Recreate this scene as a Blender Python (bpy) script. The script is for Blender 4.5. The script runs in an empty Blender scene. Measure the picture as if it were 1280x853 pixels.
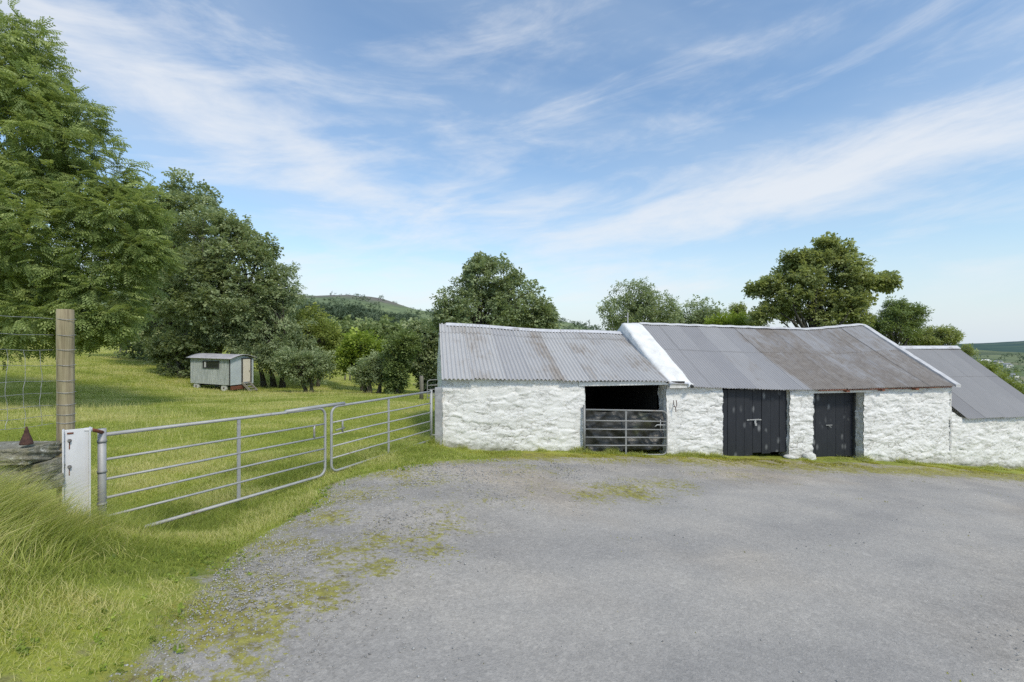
import bpy, math, random
import numpy as np
from mathutils import Vector

# ------------------------------------------------------------------ basics
random.seed(7)
RNG = np.random.default_rng(7)
SC = bpy.context.scene
COL = SC.collection
PI = math.pi
F, CX, CY, CAMZ = 580.0, 640.0, 426.5, 1.6     # focal length in px of a 1280 px wide frame, level camera


def at(px, py, Y):
    return Vector(((px - CX) / F * Y, Y, CAMZ - (py - CY) / F * Y))


def tag(o, label=None, cat=None, group=None, kind=None):
    if label: o['label'] = label
    if cat: o['category'] = cat
    if group: o['group'] = group
    if kind: o['kind'] = kind
    return o


def empty(name, loc, label, cat, group=None, rz=0.0):
    o = bpy.data.objects.new(name, None)
    COL.objects.link(o)
    o.location = loc
    o.rotation_euler = (0, 0, rz)
    o.empty_display_size = 0.2
    return tag(o, label, cat, group)


def link(name, me, m, parent=None, smooth=False):
    o = bpy.data.objects.new(name, me)
    COL.objects.link(o)
    if m is not None:
        me.materials.append(m)
    if parent is not None:
        o.parent = parent
        # everything below is built in world space: undo the parent's place
        loc, rz = Vector((0, 0, 0)), 0.0
        p = parent
        chain = []
        while p is not None:
            chain.append(p); p = p.parent
        from mathutils import Matrix
        M = Matrix.Identity(4)
        for p in reversed(chain):
            M = M @ (Matrix.Translation(p.location) @ p.rotation_euler.to_matrix().to_4x4())
        inv = M.inverted()
        me.transform(inv)
    if smooth:
        me.polygons.foreach_set('use_smooth', np.ones(len(me.polygons), dtype=bool))
    me.update()
    return o


def np_mesh(name, V, Fc, attrs=None, uv=None):
    """V (n,3); Fc (m,k) one face size or list of such arrays"""
    if not isinstance(Fc, list):
        Fc = [Fc]
    Fc = [f for f in Fc if len(f)]
    me = bpy.data.meshes.new(name)
    V = np.asarray(V, dtype=np.float32)
    me.vertices.add(len(V))
    me.vertices.foreach_set('co', V.ravel())
    nl = sum(f.size for f in Fc)
    nf = sum(len(f) for f in Fc)
    me.loops.add(nl)
    vi = np.concatenate([f.ravel() for f in Fc]).astype(np.int32)
    me.loops.foreach_set('vertex_index', vi)
    me.polygons.add(nf)
    sizes = np.concatenate([np.full(len(f), f.shape[1]) for f in Fc])
    starts = np.concatenate([[0], np.cumsum(sizes)[:-1]]).astype(np.int32)
    me.polygons.foreach_set('loop_start', starts)
    me.update(calc_edges=True)
    for k, (dom, arr) in (attrs or {}).items():
        a = me.attributes.new(k, 'FLOAT', dom)
        a.data.foreach_set('value', np.asarray(arr, dtype=np.float32).ravel())
    if uv is not None:
        l = me.uv_layers.new(name='UVMap')
        l.data.foreach_set('uv', np.asarray(uv, dtype=np.float32)[vi].ravel())
    me.validate()
    return me


class MB:
    """collects boxes, tubes and prisms; build() links them as ONE mesh"""
    def __init__(s):
        s.v, s.f = [], []

    def add(s, vs, fs):
        n = len(s.v)
        s.v += [tuple(v) for v in vs]
        s.f += [tuple(i + n for i in f) for f in fs]
        return s

    def box(s, c, size, rz=0.0, ax=None, jit=0.0):
        c = Vector(c)
        if ax is None:
            ex, ey, ez = Vector((math.cos(rz), math.sin(rz), 0)), Vector((-math.sin(rz), math.cos(rz), 0)), Vector((0, 0, 1))
        else:
            ex, ey, ez = ax
        vs = []
        for k in (-.5, .5):
            for j, i in ((-.5, -.5), (-.5, .5), (.5, .5), (.5, -.5)):
                p = c + ex * (i * size[0]) + ey * (j * size[1]) + ez * (k * size[2])
                if jit:
                    p += Vector((random.uniform(-jit, jit), random.uniform(-jit, jit), random.uniform(-jit, jit)))
                vs.append(p)
        return s.add(vs, [(3, 2, 1, 0), (4, 5, 6, 7), (0, 1, 5, 4), (1, 2, 6, 5), (2, 3, 7, 6), (3, 0, 4, 7)])

    def tube(s, pts, r, n=8, caps=True):
        pts = [Vector(p) for p in pts]
        R = r if isinstance(r, (list, tuple)) else [r] * len(pts)
        rings = []
        up0 = None
        for i, p in enumerate(pts):
            d = (pts[min(i + 1, len(pts) - 1)] - pts[max(i - 1, 0)]).normalized()
            if up0 is None:
                up0 = Vector((0, 0, 1)) if abs(d.z) < 0.9 else Vector((1, 0, 0))
            a = d.cross(up0)
            if a.length < 1e-4:
                a = d.orthogonal()
            a.normalize()
            b = a.cross(d).normalized()
            up0 = b
            rings.append([p + (a * math.cos(2 * PI * k / n) + b * math.sin(2 * PI * k / n)) * R[i] for k in range(n)])
        vs = [q for ring in rings for q in ring]
        fs = []
        for i in range(len(pts) - 1):
            for k in range(n):
                k2 = (k + 1) % n
                fs.append((i * n + k, (i + 1) * n + k, (i + 1) * n + k2, i * n + k2))
        if caps:
            fs.append(tuple(range(n)))
            fs.append(tuple(reversed(range((len(pts) - 1) * n, len(pts) * n))))
        return s.add(vs, fs)

    def mesh(s, name):
        me = bpy.data.meshes.new(name)
        me.from_pydata(s.v, [], s.f)
        me.update()
        return me

    def build(s, name, m, parent=None, smooth=False, bevel=0.0, seg=2):
        o = link(name, s.mesh(name), m, parent, smooth)
        if bevel:
            b = o.modifiers.new('bevel', 'BEVEL')
            b.width = bevel; b.segments = seg; b.limit_method = 'ANGLE'; b.angle_limit = 0.6
        return o


# ------------------------------------------------------------------ numpy noise
def _h(ix, iy, seed=0):
    x = (ix.astype(np.int64) * 374761393 + iy.astype(np.int64) * 668265263 + seed * 1442695041) & 0xffffffff
    x = ((x ^ (x >> 13)) * 1274126177) & 0xffffffff
    x = (x ^ (x >> 16))
    x = ((x * 2246822519) & 0xffffffff)
    return ((x ^ (x >> 15)) & 0xffffff) / float(0x1000000)


def vnoise(x, y, seed=0):
    x = np.asarray(x, dtype=float); y = np.asarray(y, dtype=float)
    ix, iy = np.floor(x), np.floor(y)
    fx, fy = x - ix, y - iy
    fx = fx * fx * (3 - 2 * fx); fy = fy * fy * (3 - 2 * fy)
    ix = ix.astype(np.int64); iy = iy.astype(np.int64)
    a = _h(ix, iy, seed); b = _h(ix + 1, iy, seed); c = _h(ix, iy + 1, seed); d = _h(ix + 1, iy + 1, seed)
    return (a * (1 - fx) + b * fx) * (1 - fy) + (c * (1 - fx) + d * fx) * fy


def fbm(x, y, seed=0, o=4):
    r = 0; a = 0.5; t = 0
    for k in range(o):
        r = r + a * vnoise(np.asarray(x) * 2 ** k + 17.3 * k, np.asarray(y) * 2 ** k - 9.1 * k, seed + k)
        t += a; a *= .5
    return r / t


def worley(x, y, seed=0):
    """F1, F2 and the cell's random number, brick-staggered rows"""
    x = np.asarray(x, dtype=float); y = np.asarray(y, dtype=float)
    iy0 = np.floor(y).astype(np.int64)
    f1 = np.full(x.shape, 9.0); f2 = np.full(x.shape, 9.0); rid = np.zeros(x.shape)
    for dy in (-1, 0, 1):
        iy = iy0 + dy
        off = (iy % 2) * 0.5
        ix0 = np.floor(x - off).astype(np.int64)
        for dx in (-1, 0, 1):
            ix = ix0 + dx
            cx = ix + off + .15 + .7 * _h(ix, iy, seed); cy = iy + .2 + .6 * _h(ix, iy, seed + 5)
            d = np.hypot(x - cx, y - cy)
            r = _h(ix, iy, seed + 9)
            m = d < f1
            f2 = np.where(m, f1, np.minimum(f2, d))
            rid = np.where(m, r, rid)
            f1 = np.where(m, d, f1)
    return f1, f2, rid


def sstep(a, b, x):
    t = np.clip((x - a) / (b - a), 0, 1)
    return t * t * (3 - 2 * t)


# ------------------------------------------------------------------ node helpers
def mat(name):
    m = bpy.data.materials.new(name)
    m.use_nodes = True
    nt = m.node_tree
    nt.nodes.clear()
    out = nt.nodes.new('ShaderNodeOutputMaterial')
    return m, nt, out


class NT:
    def __init__(s, nt):
        s.nt = nt

    def put(s, sock, v):
        if isinstance(v, bpy.types.NodeSocket):
            s.nt.links.new(v, sock)
        elif isinstance(v, (tuple, list)):
            v = tuple(v)
            sock.default_value = v + (1.0,) if len(v) == 3 and len(sock.default_value) == 4 else v
        else:
            sock.default_value = v

    def m(s, op, a, b=None, c=None, clamp=False):
        n = s.nt.nodes.new('ShaderNodeMath'); n.operation = op; n.use_clamp = clamp
        s.put(n.inputs[0], a)
        if b is not None: s.put(n.inputs[1], b)
        if c is not None: s.put(n.inputs[2], c)
        return n.outputs[0]

    def mul(s, a, b): return s.m('MULTIPLY', a, b)
    def addm(s, a, b): return s.m('ADD', a, b)
    def sub(s, a, b): return s.m('SUBTRACT', a, b)

    def vm(s, op, a, b=None):
        n = s.nt.nodes.new('ShaderNodeVectorMath'); n.operation = op
        s.put(n.inputs[0], a)
        if b is not None: s.put(n.inputs[1], b)
        return n.outputs[0]

    def noise(s, vec, scale, detail=4, rough=.55, dist=0.0, col=False):
        n = s.nt.nodes.new('ShaderNodeTexNoise')
        if vec is not None: s.put(n.inputs['Vector'], vec)
        n.inputs['Scale'].default_value = scale; n.inputs['Detail'].default_value = detail
        n.inputs['Roughness'].default_value = rough; n.inputs['Distortion'].default_value = dist
        return n.outputs['Color'] if col else n.outputs['Fac']

    def voro(s, vec, scale, feat='F1', out='Distance'):
        n = s.nt.nodes.new('ShaderNodeTexVoronoi'); n.feature = feat
        if vec is not None: s.put(n.inputs['Vector'], vec)
        n.inputs['Scale'].default_value = scale
        return n.outputs[out]

    def ramp(s, fac, stops, interp='LINEAR'):
        n = s.nt.nodes.new('ShaderNodeValToRGB')
        n.color_ramp.interpolation = interp
        el = n.color_ramp.elements
        while len(el) < len(stops): el.new(.5)
        for e, (p, c) in zip(el, stops):
            e.position = p
            e.color = (c, c, c, 1) if not isinstance(c, (tuple, list)) else tuple(c) + (1,)
        s.put(n.inputs[0], fac)
        return n.outputs[0]

    def step(s, x, a, b):
        n = s.nt.nodes.new('ShaderNodeMapRange'); n.interpolation_type = 'SMOOTHSTEP'
        s.put(n.inputs['Value'], x)
        n.inputs['From Min'].default_value = a; n.inputs['From Max'].default_value = b
        return n.outputs[0]

    def mix(s, fac, a, b, blend='MIX'):
        n = s.nt.nodes.new('ShaderNodeMix'); n.data_type = 'RGBA'; n.blend_type = blend; n.clamp_factor = True
        s.put(n.inputs[0], fac); s.put(n.inputs[6], a); s.put(n.inputs[7], b)
        return n.outputs[2]

    def attr(s, name, out='Fac'):
        n = s.nt.nodes.new('ShaderNodeAttribute'); n.attribute_name = name
        return n.outputs[out]

    def obj(s):
        return s.nt.nodes.new('ShaderNodeTexCoord').outputs['Object']

    def pos(s):
        return s.nt.nodes.new('ShaderNodeNewGeometry').outputs['Position']

    def scalev(s, vec, sc):
        n = s.nt.nodes.new('ShaderNodeMapping'); s.put(n.inputs[0], vec); n.inputs['Scale'].default_value = sc
        return n.outputs[0]

    def bump(s, h, strength=.3, dist=.02, normal=None):
        n = s.nt.nodes.new('ShaderNodeBump'); n.inputs['Strength'].default_value = strength
        n.inputs['Distance'].default_value = dist
        s.put(n.inputs['Height'], h)
        if normal is not None: s.put(n.inputs['Normal'], normal)
        return n.outputs[0]

    def bsdf(s, out, color, rough=.8, metal=0.0, normal=None, spec=.5):
        n = s.nt.nodes.new('ShaderNodeBsdfPrincipled')
        s.put(n.inputs['Base Color'], color); s.put(n.inputs['Roughness'], rough); s.put(n.inputs['Metallic'], metal)
        n.inputs['Specular IOR Level'].default_value = spec
        if normal is not None: s.put(n.inputs['Normal'], normal)
        s.nt.links.new(n.outputs[0], out.inputs[0])
        return n

    def sep(s, vec):
        n = s.nt.nodes.new('ShaderNodeSeparateXYZ'); s.put(n.inputs[0], vec)
        return n.outputs


def mat_noise(name, c1, c2, scale=6, rough=.8, bump=.3, bdist=.01, metal=0.0, stretch=None, spec=.4, c3=None):
    m, nt, out = mat(name); n = NT(nt)
    v = n.obj()
    if stretch: v = n.scalev(v, stretch)
    f = n.noise(v, scale, 6, .62)
    c = n.mix(n.step(f, .32, .68), c1, c2)
    if c3:
        f3 = n.noise(v, scale * .43, 5, .65, .4)
        c = n.mix(n.mul(n.step(f3, .55, .68), .85), c, c3)
    n.bsdf(out, c, rough, metal, n.bump(n.noise(v, scale * 4, 5, .7), bump, bdist), spec)
    return m


def mat_leaf(name, dark, mid, light, transl=.3, rough=.55):
    m, nt, out = mat(name); n = NT(nt)
    t = n.attr('tint')
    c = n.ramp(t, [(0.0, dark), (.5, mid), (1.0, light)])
    p = nt.nodes.new('ShaderNodeBsdfPrincipled')
    n.put(p.inputs['Base Color'], c); p.inputs['Roughness'].default_value = rough
    p.inputs['Specular IOR Level'].default_value = .25
    tr = nt.nodes.new('ShaderNodeBsdfTranslucent')
    n.put(tr.inputs['Color'], n.mix(.5, c, (light[0] * 1.3, light[1] * 1.35, light[2] * .6)))
    mx = nt.nodes.new('ShaderNodeMixShader'); mx.inputs[0].default_value = transl
    nt.links.new(p.outputs[0], mx.inputs[1]); nt.links.new(tr.outputs[0], mx.inputs[2])
    nt.links.new(mx.outputs[0], out.inputs[0])
    return m


# ------------------------------------------------------------------ terrain
FIX = [  # (x, y, z) of points the ground passes through
    (0, 0, 0), (3, 1, -.27), (-1, 2.5, -.16), (0, 5, -.45), (4, 4, -.6), (8, 3, -.75), (0, 11, -1.0), (4, 8, -.96), (8, 8, -1.2),
    (12.5, 13.2, -1.93), (6, 12, -1.42), (3, 11.5, -1.19), (-1.57, 10.7, -.86), (14, 6, -1.38), (18, 14, -2.5), (0, -6, .3), (-6, -6, .6), (8, -6, 0),
    (-4.29, 4.83, -.52), (-3.02, 7.62, -.64), (-1.75, 10.45, -.72), (-2.4, 6.1, -.46), (-1.6, 4.0, -.27),
    (-4.6, 3.3, .42), (-3.8, 3.4, .36), (-3.3, 2.95, .27), (-2.9, 2.5, .26), (-3.7, 4.1, -.10), (-2.2, 2.0, .04), (-2.0, 2.7, -.06), (-3.0, 3.7, -.17),
    (-4.5, 2.2, .62), (-4.4, 4.5, -.3), (-6, 4.5, -.2), (-3.5, 1.2, .5),
    (-7.6, 10, -.7), (-11.7, 20, -1.0), (-20, 20, -.93), (-20, 32, -1.9), (-10, 30, -1.85), (-16.5, 48, -2.4), (-29.6, 35, -1.0), (-42, 50, -.17),
    (-20, 70, -3.6), (-12, 70, -3.9), (-3.8, 22, -1.19), (0, 20, -1.3), (10, 22, -1.9), (20, 25, -3.6), (18, 18, -2.9), (30, 14, -4), (60, 60, -15), (40, 40, -9.5),
    (200, 200, -30), (500, 500, -43), (1500, 1500, -43), (900, 500, -43), (0, 100, -5), (0, 300, 4), (-100, 300, 8), (-100, 100, 2), (-60, 40, 1.5), (-40, 20, 0),
    (-200, 60, 10), (600, 60, -35), (200, 1500, -30), (4000, 4000, -43), (-3000, 4000, 0), (0, -300, 0), (300, -300, -20), (-300, -300, 20), (100, 60, -20), (-1500, 1500, 0),
]
FIX = np.array(FIX, dtype=float)


def warp(x, y):
    return np.arcsinh(np.asarray(x) / 9.0), np.arcsinh(np.asarray(y) / 9.0)


def _tps_fit():
    u, v = warp(FIX[:, 0], FIX[:, 1])
    n = len(u)
    r2 = (u[:, None] - u[None]) ** 2 + (v[:, None] - v[None]) ** 2
    K = .5 * r2 * np.log(r2 + 1e-12) + np.eye(n) * 2e-4
    P = np.stack([np.ones(n), u, v], 1)
    A = np.zeros((n + 3, n + 3)); A[:n, :n] = K; A[:n, n:] = P; A[n:, :n] = P.T
    b = np.concatenate([np.arcsinh(FIX[:, 2]), np.zeros(3)])
    return u, v, np.linalg.solve(A, b)


_U, _V, _W = _tps_fit()


def ground(x, y):
    x = np.atleast_1d(np.asarray(x, dtype=float)); y = np.atleast_1d(np.asarray(y, dtype=float))
    sh = x.shape
    x = x.ravel(); y = y.ravel()
    z = np.empty(len(x))
    for i in range(0, len(x), 40000):
        u, v = warp(x[i:i + 40000], y[i:i + 40000])
        r2 = (u[:, None] - _U[None]) ** 2 + (v[:, None] - _V[None]) ** 2
        z[i:i + 40000] = (.5 * r2 * np.log(r2 + 1e-12)) @ _W[:-3] + _W[-3] + _W[-2] * u + _W[-1] * v
    z = np.sinh(z)
    r = np.hypot(x, y)
    z = z + (fbm(x * .9, y * .9, 3, 3) - .5) * .07 * sstep(.5, 3, r) + (fbm(x / 14, y / 14, 4, 3) - .5) * .5 * sstep(14, 40, r)
    return z.reshape(sh)


def gz(x, y):
    return float(ground(x, y)[0])


def hit(px, py, y0=1.0, y1=200):
    """where the line of sight through a pixel meets the ground"""
    Y = np.geomspace(y0, y1, 3000)
    z = ground((px - CX) / F * Y, Y)
    d = (CAMZ - (py - CY) / F * Y) - z
    i = int(np.argmax(d < 0)) if (d < 0).any() else len(Y) - 1
    return (float((px - CX) / F * Y[i]), float(Y[i]))

# ------------------------------------------------------------------ the yard's outline and the moss on it (metres)
YARD = np.array([(-1.75, 1.2), (-1.86, 2.2), (-1.84, 2.58), (-1.98, 3.05), (-2.36, 4.0), (-2.5, 4.85), (-2.42, 5.55), (-2.36, 6.1), (-2.7, 6.75), (-2.45, 7.2), (-1.8, 7.7),
                 (-1.1, 8.5), (0, 9.5), (1.26, 10.3), (2.86, 11.05), (5.0, 11.5), (7.3, 11.95), (8.6, 12.0), (10.4, 12.2), (12.1, 12.4), (16, 12.6), (26, 11.5), (30, -25), (-1.5, -25), (-1.6, -1)])
MOSS = [(-.74, 4.27, .28, .9), (-1.38, 3.32, .28, 1.0), (-1.25, 4.55, .35, .8), (1.75, 7.23, .6, 1.0), (1.2, 6.8, .4, .9), (0, 7.6, .55, .55), (-1.61, 2.75, .32, 1.1), (-1.45, 2.5, .25, .9),
        (-1.48, 3.0, .25, .9), (-1.51, 4.17, .4, .9), (-.7, 5.09, .4, .7), (-1.2, 3.8, .3, .8), (-1.9, 3.4, .35, .8), (-.95, 5.7, .5, .6), (2.6, 8.0, .7, .8), (4.3, 9.6, .9, .6), (-1.3, 7.0, .7, .7), (.3, 8.6, .8, .7),
        (-2.0, 6.2, .6, .8), (6.2, 10.9, .9, .8), (-1.0, 4.9, .35, .6), (-1.75, 2.2, .3, 1.0), (-1.9, 2.9, .3, 1.0), (-2.2, 4.4, .35, 1.0), (-2.1, 5.3, .4, .95), (-1.1, 3.9, .25, .9), (-.9, 4.7, .3, .8), (.5, 7.0, .5, .6), (-.3, 6.3, .5, .6), (-1.7, 7.3, .5, .9)] + [(a, 9.85 + .176 * a + b, .72, c) for a, b, c in ((-.2, .1, 1.0), (.7, .2, 1.0), (1.6, .15, .9), (2.5, .25, .85), (3.4, .3, .8), (4.3, .3, .95), (5.2, .25, .75), (6.1, .25, .95), (7.0, .15, 1.0), (7.9, 0, 1.05), (8.8, -.05, 1.05), (9.7, -.1, 1.1), (10.6, -.1, 1.1), (11.5, -.15, 1.1), (12.4, -.2, 1.15), (13.4, -.3, 1.15), (14.4, -.4, 1.2), (15.4, -.5, 1.2))]


def yard_dist(x, y):
    """signed distance to the yard's edge, positive on the grass"""
    x = np.asarray(x, dtype=float); y = np.asarray(y, dtype=float)
    d = np.full(x.shape, 1e9); ins = np.zeros(x.shape, dtype=bool)
    n = len(YARD)
    for i in range(n):
        ax, ay = YARD[i]; bx, by = YARD[(i + 1) % n]
        ex, ey = bx - ax, by - ay
        t = np.clip(((x - ax) * ex + (y - ay) * ey) / (ex * ex + ey * ey), 0, 1)
        d = np.minimum(d, np.hypot(x - ax - t * ex, y - ay - t * ey))
        c = ((ay > y) != (by > y)) & (x < (bx - ax) * (y - ay) / (by - ay + 1e-12) + ax)
        ins ^= c
    return np.where(ins, -d, d)


def moss_amount(x, y):
    r = np.zeros(np.shape(x))
    for mx, my, s, a in MOSS:
        r = np.maximum(r, a * np.exp(-((x - mx) ** 2 + (y - my) ** 2) / (2 * s * s)))
    return r


# ------------------------------------------------------------------ materials
def mat_ground():
    m, nt, out = mat('ground_cover'); n = NT(nt)
    p = n.pos()
    e = n.attr('edge'); ms = n.attr('moss')
    wob = n.sub(n.noise(p, 2.3, 5, .7), .5)
    wob2 = n.sub(n.noise(p, 9, 4, .7), .5)
    edge = n.addm(e, n.addm(n.mul(wob, 1.1), n.mul(wob2, .5)))
    grass = n.step(edge, -.12, .16)
    # gravel and worn tarmac
    fine = n.noise(p, 62, 3, .75)
    st = n.voro(p, 75, 'F1', 'Color')
    sv = n.ramp(st, [(0, (.13, .127, .12)), (.45, (.34, .333, .32)), (.8, (.45, .441, .424)), (1, (.60, .59, .565))])
    big = n.noise(p, .55, 5, .6, .3)
    warm = n.noise(p, .23, 3, .5)
    gr2 = n.voro(p, 34, 'F1', 'Color')
    sv = n.mix(.45, sv, n.ramp(gr2, [(.05, (.14, .138, .132)), (.4, (.30, .295, .285)), (.75, (.42, .414, .40)), (.95, (.66, .65, .62))]))
    c = n.mix(.42, sv, n.mix(fine, (.22, .216, .208), (.47, .46, .442)))
    c = n.mix(1.0, c, n.ramp(big, [(.25, (.80, .81, .83)), (.5, (.98, .98, .98)), (.72, (1.14, 1.12, 1.08))]), 'MULTIPLY')
    c = n.mix(1.0, c, (1.12, 1.055, .97), 'MULTIPLY')
    mid = n.noise(p, 2.7, 6, .72, .4)
    c = n.mix(1.0, c, n.ramp(mid, [(.3, (.90, .90, .90)), (.5, (1, 1, 1)), (.68, (1.06, 1.06, 1.05))]), 'MULTIPLY')
    c = n.mix(n.step(warm, .5, .62), c, n.mix(1.0, c, (1.06, 1.0, .92), 'MULTIPLY'))
    ln = n.attr('lane')
    flatc = n.mix(fine, (.34, .33, .31), (.47, .458, .434))
    c = n.mix(n.mul(ln, .36), c, n.mix(1.0, flatc, n.ramp(big, [(.25, (.93, .93, .94)), (.7, (1.05, 1.04, 1.03))]), 'MULTIPLY'))
    # wheel-worn darker lines that sweep round to the doors
    sx = n.sep(p)
    arc = n.m('SQRT', n.addm(n.m('POWER', n.sub(sx[0], -1.0), 2.0), n.m('POWER', n.sub(sx[1], 14.5), 2.0)))
    tr = n.m('SINE', n.mul(n.addm(arc, n.mul(n.noise(p, .5, 3), 1.4)), 3.1))
    c = n.mix(n.mul(n.step(tr, .0, 1.0), .42), c, n.mix(1.0, c, (.74, .75, .78), 'MULTIPLY'))
    dirt = n.step(n.noise(p, 5.5, 6, .75), .62, .74)
    c = n.mix(n.mul(n.mul(dirt, .35), n.sub(1.0, n.mul(ln, .8))), c, (.10, .095, .08))
    # moss
    mf = n.addm(n.mul(ms, .86), n.addm(n.mul(wob, .8), n.addm(n.mul(n.sub(n.noise(p, 19, 5, .8), .5), 2.3), n.mul(n.sub(n.noise(p, 5, 3, .6), .5), .8))))
    mfac = n.step(mf, .53, .80)
    mcol = n.ramp(n.noise(p, 11, 4, .7), [(.3, (.11, .09, .035)), (.48, (.25, .23, .035)), (.7, (.40, .385, .055))])
    band = n.step(edge, -.35, .1)
    mf2 = n.mul(band, n.step(n.noise(p, 13, 5, .78), .40, .60))
    c = n.mix(n.m('MAXIMUM', n.mul(mfac, .85), n.mul(mf2, .9)), c, mcol)
    # earth and short sward under the blades
    g = n.ramp(n.noise(p, 1.1, 6, .68), [(.28, (.14, .175, .032)), (.5, (.265, .305, .05)), (.72, (.41, .39, .10))])
    g = n.mix(n.step(n.noise(p, .16, 4, .6), .45, .62), g, n.mix(1.0, g, (1.05, 1.0, .8), 'MULTIPLY'))
    g = n.mix(n.mul(n.step(n.noise(p, 7, 5, .75), .5, .75), .35), g, (.20, .18, .06))
    # patchwork of pale and dark fields far off in the valley
    bare = n.mul(n.step(n.noise(p, 1.9, 6, .72), .53, .64), n.step(e, 1.5, .1))
    g = n.mix(n.mul(bare, .8), g, n.ramp(n.noise(p, 16, 5, .75), [(.3, (.10, .085, .055)), (.55, (.24, .22, .11)), (.75, (.36, .33, .17))]))
    far = n.step(n.m('SQRT', n.addm(n.mul(sx[0], sx[0]), n.mul(sx[1], sx[1]))), 190, 320)
    vc = n.voro(n.scalev(p, (1, .55, 1)), .0095, 'F1', 'Color')
    fc = n.ramp(vc, [(.1, (.06, .085, .05)), (.35, (.12, .16, .07)), (.6, (.17, .2, .10)), (.9, (.21, .21, .12))])
    g = n.mix(far, g, fc)
    g = n.mix(n.mul(n.step(n.addm(ms, n.mul(wob2, .9)), .45, .95), .85), g, n.ramp(n.noise(p, 9, 5, .75), [(.3, (.10, .082, .05)), (.46, (.20, .175, .06)), (.62, (.36, .335, .06)), (.8, (.45, .42, .09))]))
    col = n.mix(grass, c, g)
    h = n.addm(n.mul(st, .5), fine)
    nm = n.bump(h, .55, .012)
    n.bsdf(out, col, .92, 0, nm, .2)
    return m


def mat_whitewash():
    m, nt, out = mat('whitewash'); n = NT(nt)
    p = n.pos()
    hgt = n.attr('hgt'); cav = n.attr('cav')
    c = n.mix(n.noise(p, 3.2, 5, .6), (.66, .66, .645), (.79, .79, .775))
    # broken, mostly level lines where the lime has cracked over the stones
    pw = n.scalev(p, (1, 1, 2.3))
    cr = n.m('ABSOLUTE', n.sub(n.noise(pw, 2.6, 5, .62, .9), .5))
    crm = n.mul(n.step(cr, .020, .004), n.step(n.noise(p, 2.2, 4, .6), .46, .60))
    cr2 = n.m('ABSOLUTE', n.sub(n.noise(pw, 6.5, 4, .6, .6), .5))
    crm = n.m('MAXIMUM', crm, n.mul(n.mul(n.step(cr2, .022, .005), n.step(n.noise(p, 1.7, 4, .6), .48, .58)), .8))
    c = n.mix(n.mul(crm, .52), c, (.29, .28, .255))
    # grime and painted shade in the hollows, green damp at the foot, rust runs under the eaves
    c = n.mix(n.mul(n.step(n.addm(cav, n.mul(n.sub(n.noise(p, 8, 4, .7), .5), .6)), .56, .95), .80), c, (.22, .212, .185))
    foot = n.step(n.addm(hgt, n.mul(n.sub(n.noise(p, 4, 5, .7), .5), .7)), .42, -.02)
    c = n.mix(n.mul(foot, .8), c, (.17, .165, .10))
    streak = n.noise(n.scalev(p, (9, 9, .6)), 1.3, 5, .7)
    c = n.mix(n.mul(n.step(streak, .6, .78), .28), c, (.45, .44, .40))
    pat = n.noise(p, 1.1, 6, .7, .6)
    c = n.mix(n.mul(n.step(pat, .62, .72), .30), c, (.52, .50, .45))
    nm = n.bump(n.sub(n.noise(n.scalev(p, (1, 1, 1.6)), 17, 7, .74), n.mul(crm, .8)), .42, .024, n.bump(n.noise(p, 90, 3, .6), .2, .004))
    n.bsdf(out, c, .85, 0, nm, .25)
    return m


def mat_iron(name, base, pale, rust, rust_bias, lichen=.0):
    m, nt, out = mat(name); n = NT(nt)
    uv = nt.nodes.new('ShaderNodeUVMap').outputs[0]
    s = n.sep(uv)
    sh = n.attr('sheet'); rb = n.attr('rustiness')
    c = n.mix(n.noise(n.scalev(uv, (1.2, .5, 1)), 1.7, 5, .65), base, pale)
    c = n.mix(n.step(sh, .2, .85), c, n.mix(1.0, c, (.87, .87, .885), 'MULTIPLY'))
    st = n.noise(n.scalev(uv, (7, .55, 1)), 1.6, 6, .68)
    st2 = n.noise(n.scalev(uv, (26, 1.6, 1)), 1.0, 4, .7)
    pt = n.noise(uv, 1.3, 5, .68, .5)
    rf = n.addm(n.addm(n.mul(st, .55), n.mul(pt, .6)), n.addm(n.mul(n.sub(st2, .5), .35), rb))
    f = n.step(rf, .66 - rust_bias, .92 - rust_bias)
    rc = n.ramp(n.noise(uv, 6, 5, .7), [(.3, rust[0]), (.55, rust[1]), (.75, rust[2])])
    c = n.mix(n.mul(f, .85), c, rc)
    if lichen:
        c = n.mix(n.mul(n.step(n.noise(uv, 3.7, 6, .75), .58, .68), lichen), c, (.33, .31, .22))
    # lap line and nail rows read as thin dark lines
    c = n.mix(n.mul(n.step(n.noise(n.scalev(uv, (14, 60, 1)), 1, 2), .70, .76), .3), c, (.09, .085, .08))
    nm = n.bump(n.noise(uv, 40, 4, .7), .12, .004)
    n.bsdf(out, c, n.ramp(f, [(0, .52), (1, .9)]), .0, nm, .45)
    return m


def mat_paint_boards():
    m, nt, out = mat('black_door_paint'); n = NT(nt)
    p = n.obj()
    c = n.mix(n.noise(n.scalev(p, (5, 5, 1.2)), 2, 5, .7), (.009, .011, .016), (.026, .029, .038))
    # rows of pale bare dabs where the nails sit
    v = n.scalev(p, (5.2, 5.2, 2.6))
    d = n.voro(v, 1.0, 'F1', 'Distance')
    w = n.m('MULTIPLY', n.step(d, .34, .04), n.step(n.noise(p, 2.3, 2), .40, .56))
    c = n.mix(n.mul(w, .65), c, (.26, .27, .28))
    fl = n.noise(n.scalev(p, (22, 22, 2.5)), 1.2, 6, .75)
    c = n.mix(n.mul(n.step(fl, .64, .74), .45), c, (.16, .165, .17))
    n.bsdf(out, c, .6, 0, n.bump(n.noise(n.scalev(p, (40, 40, 2)), 1.5, 5, .7), .35, .006), .4)
    return m


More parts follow.
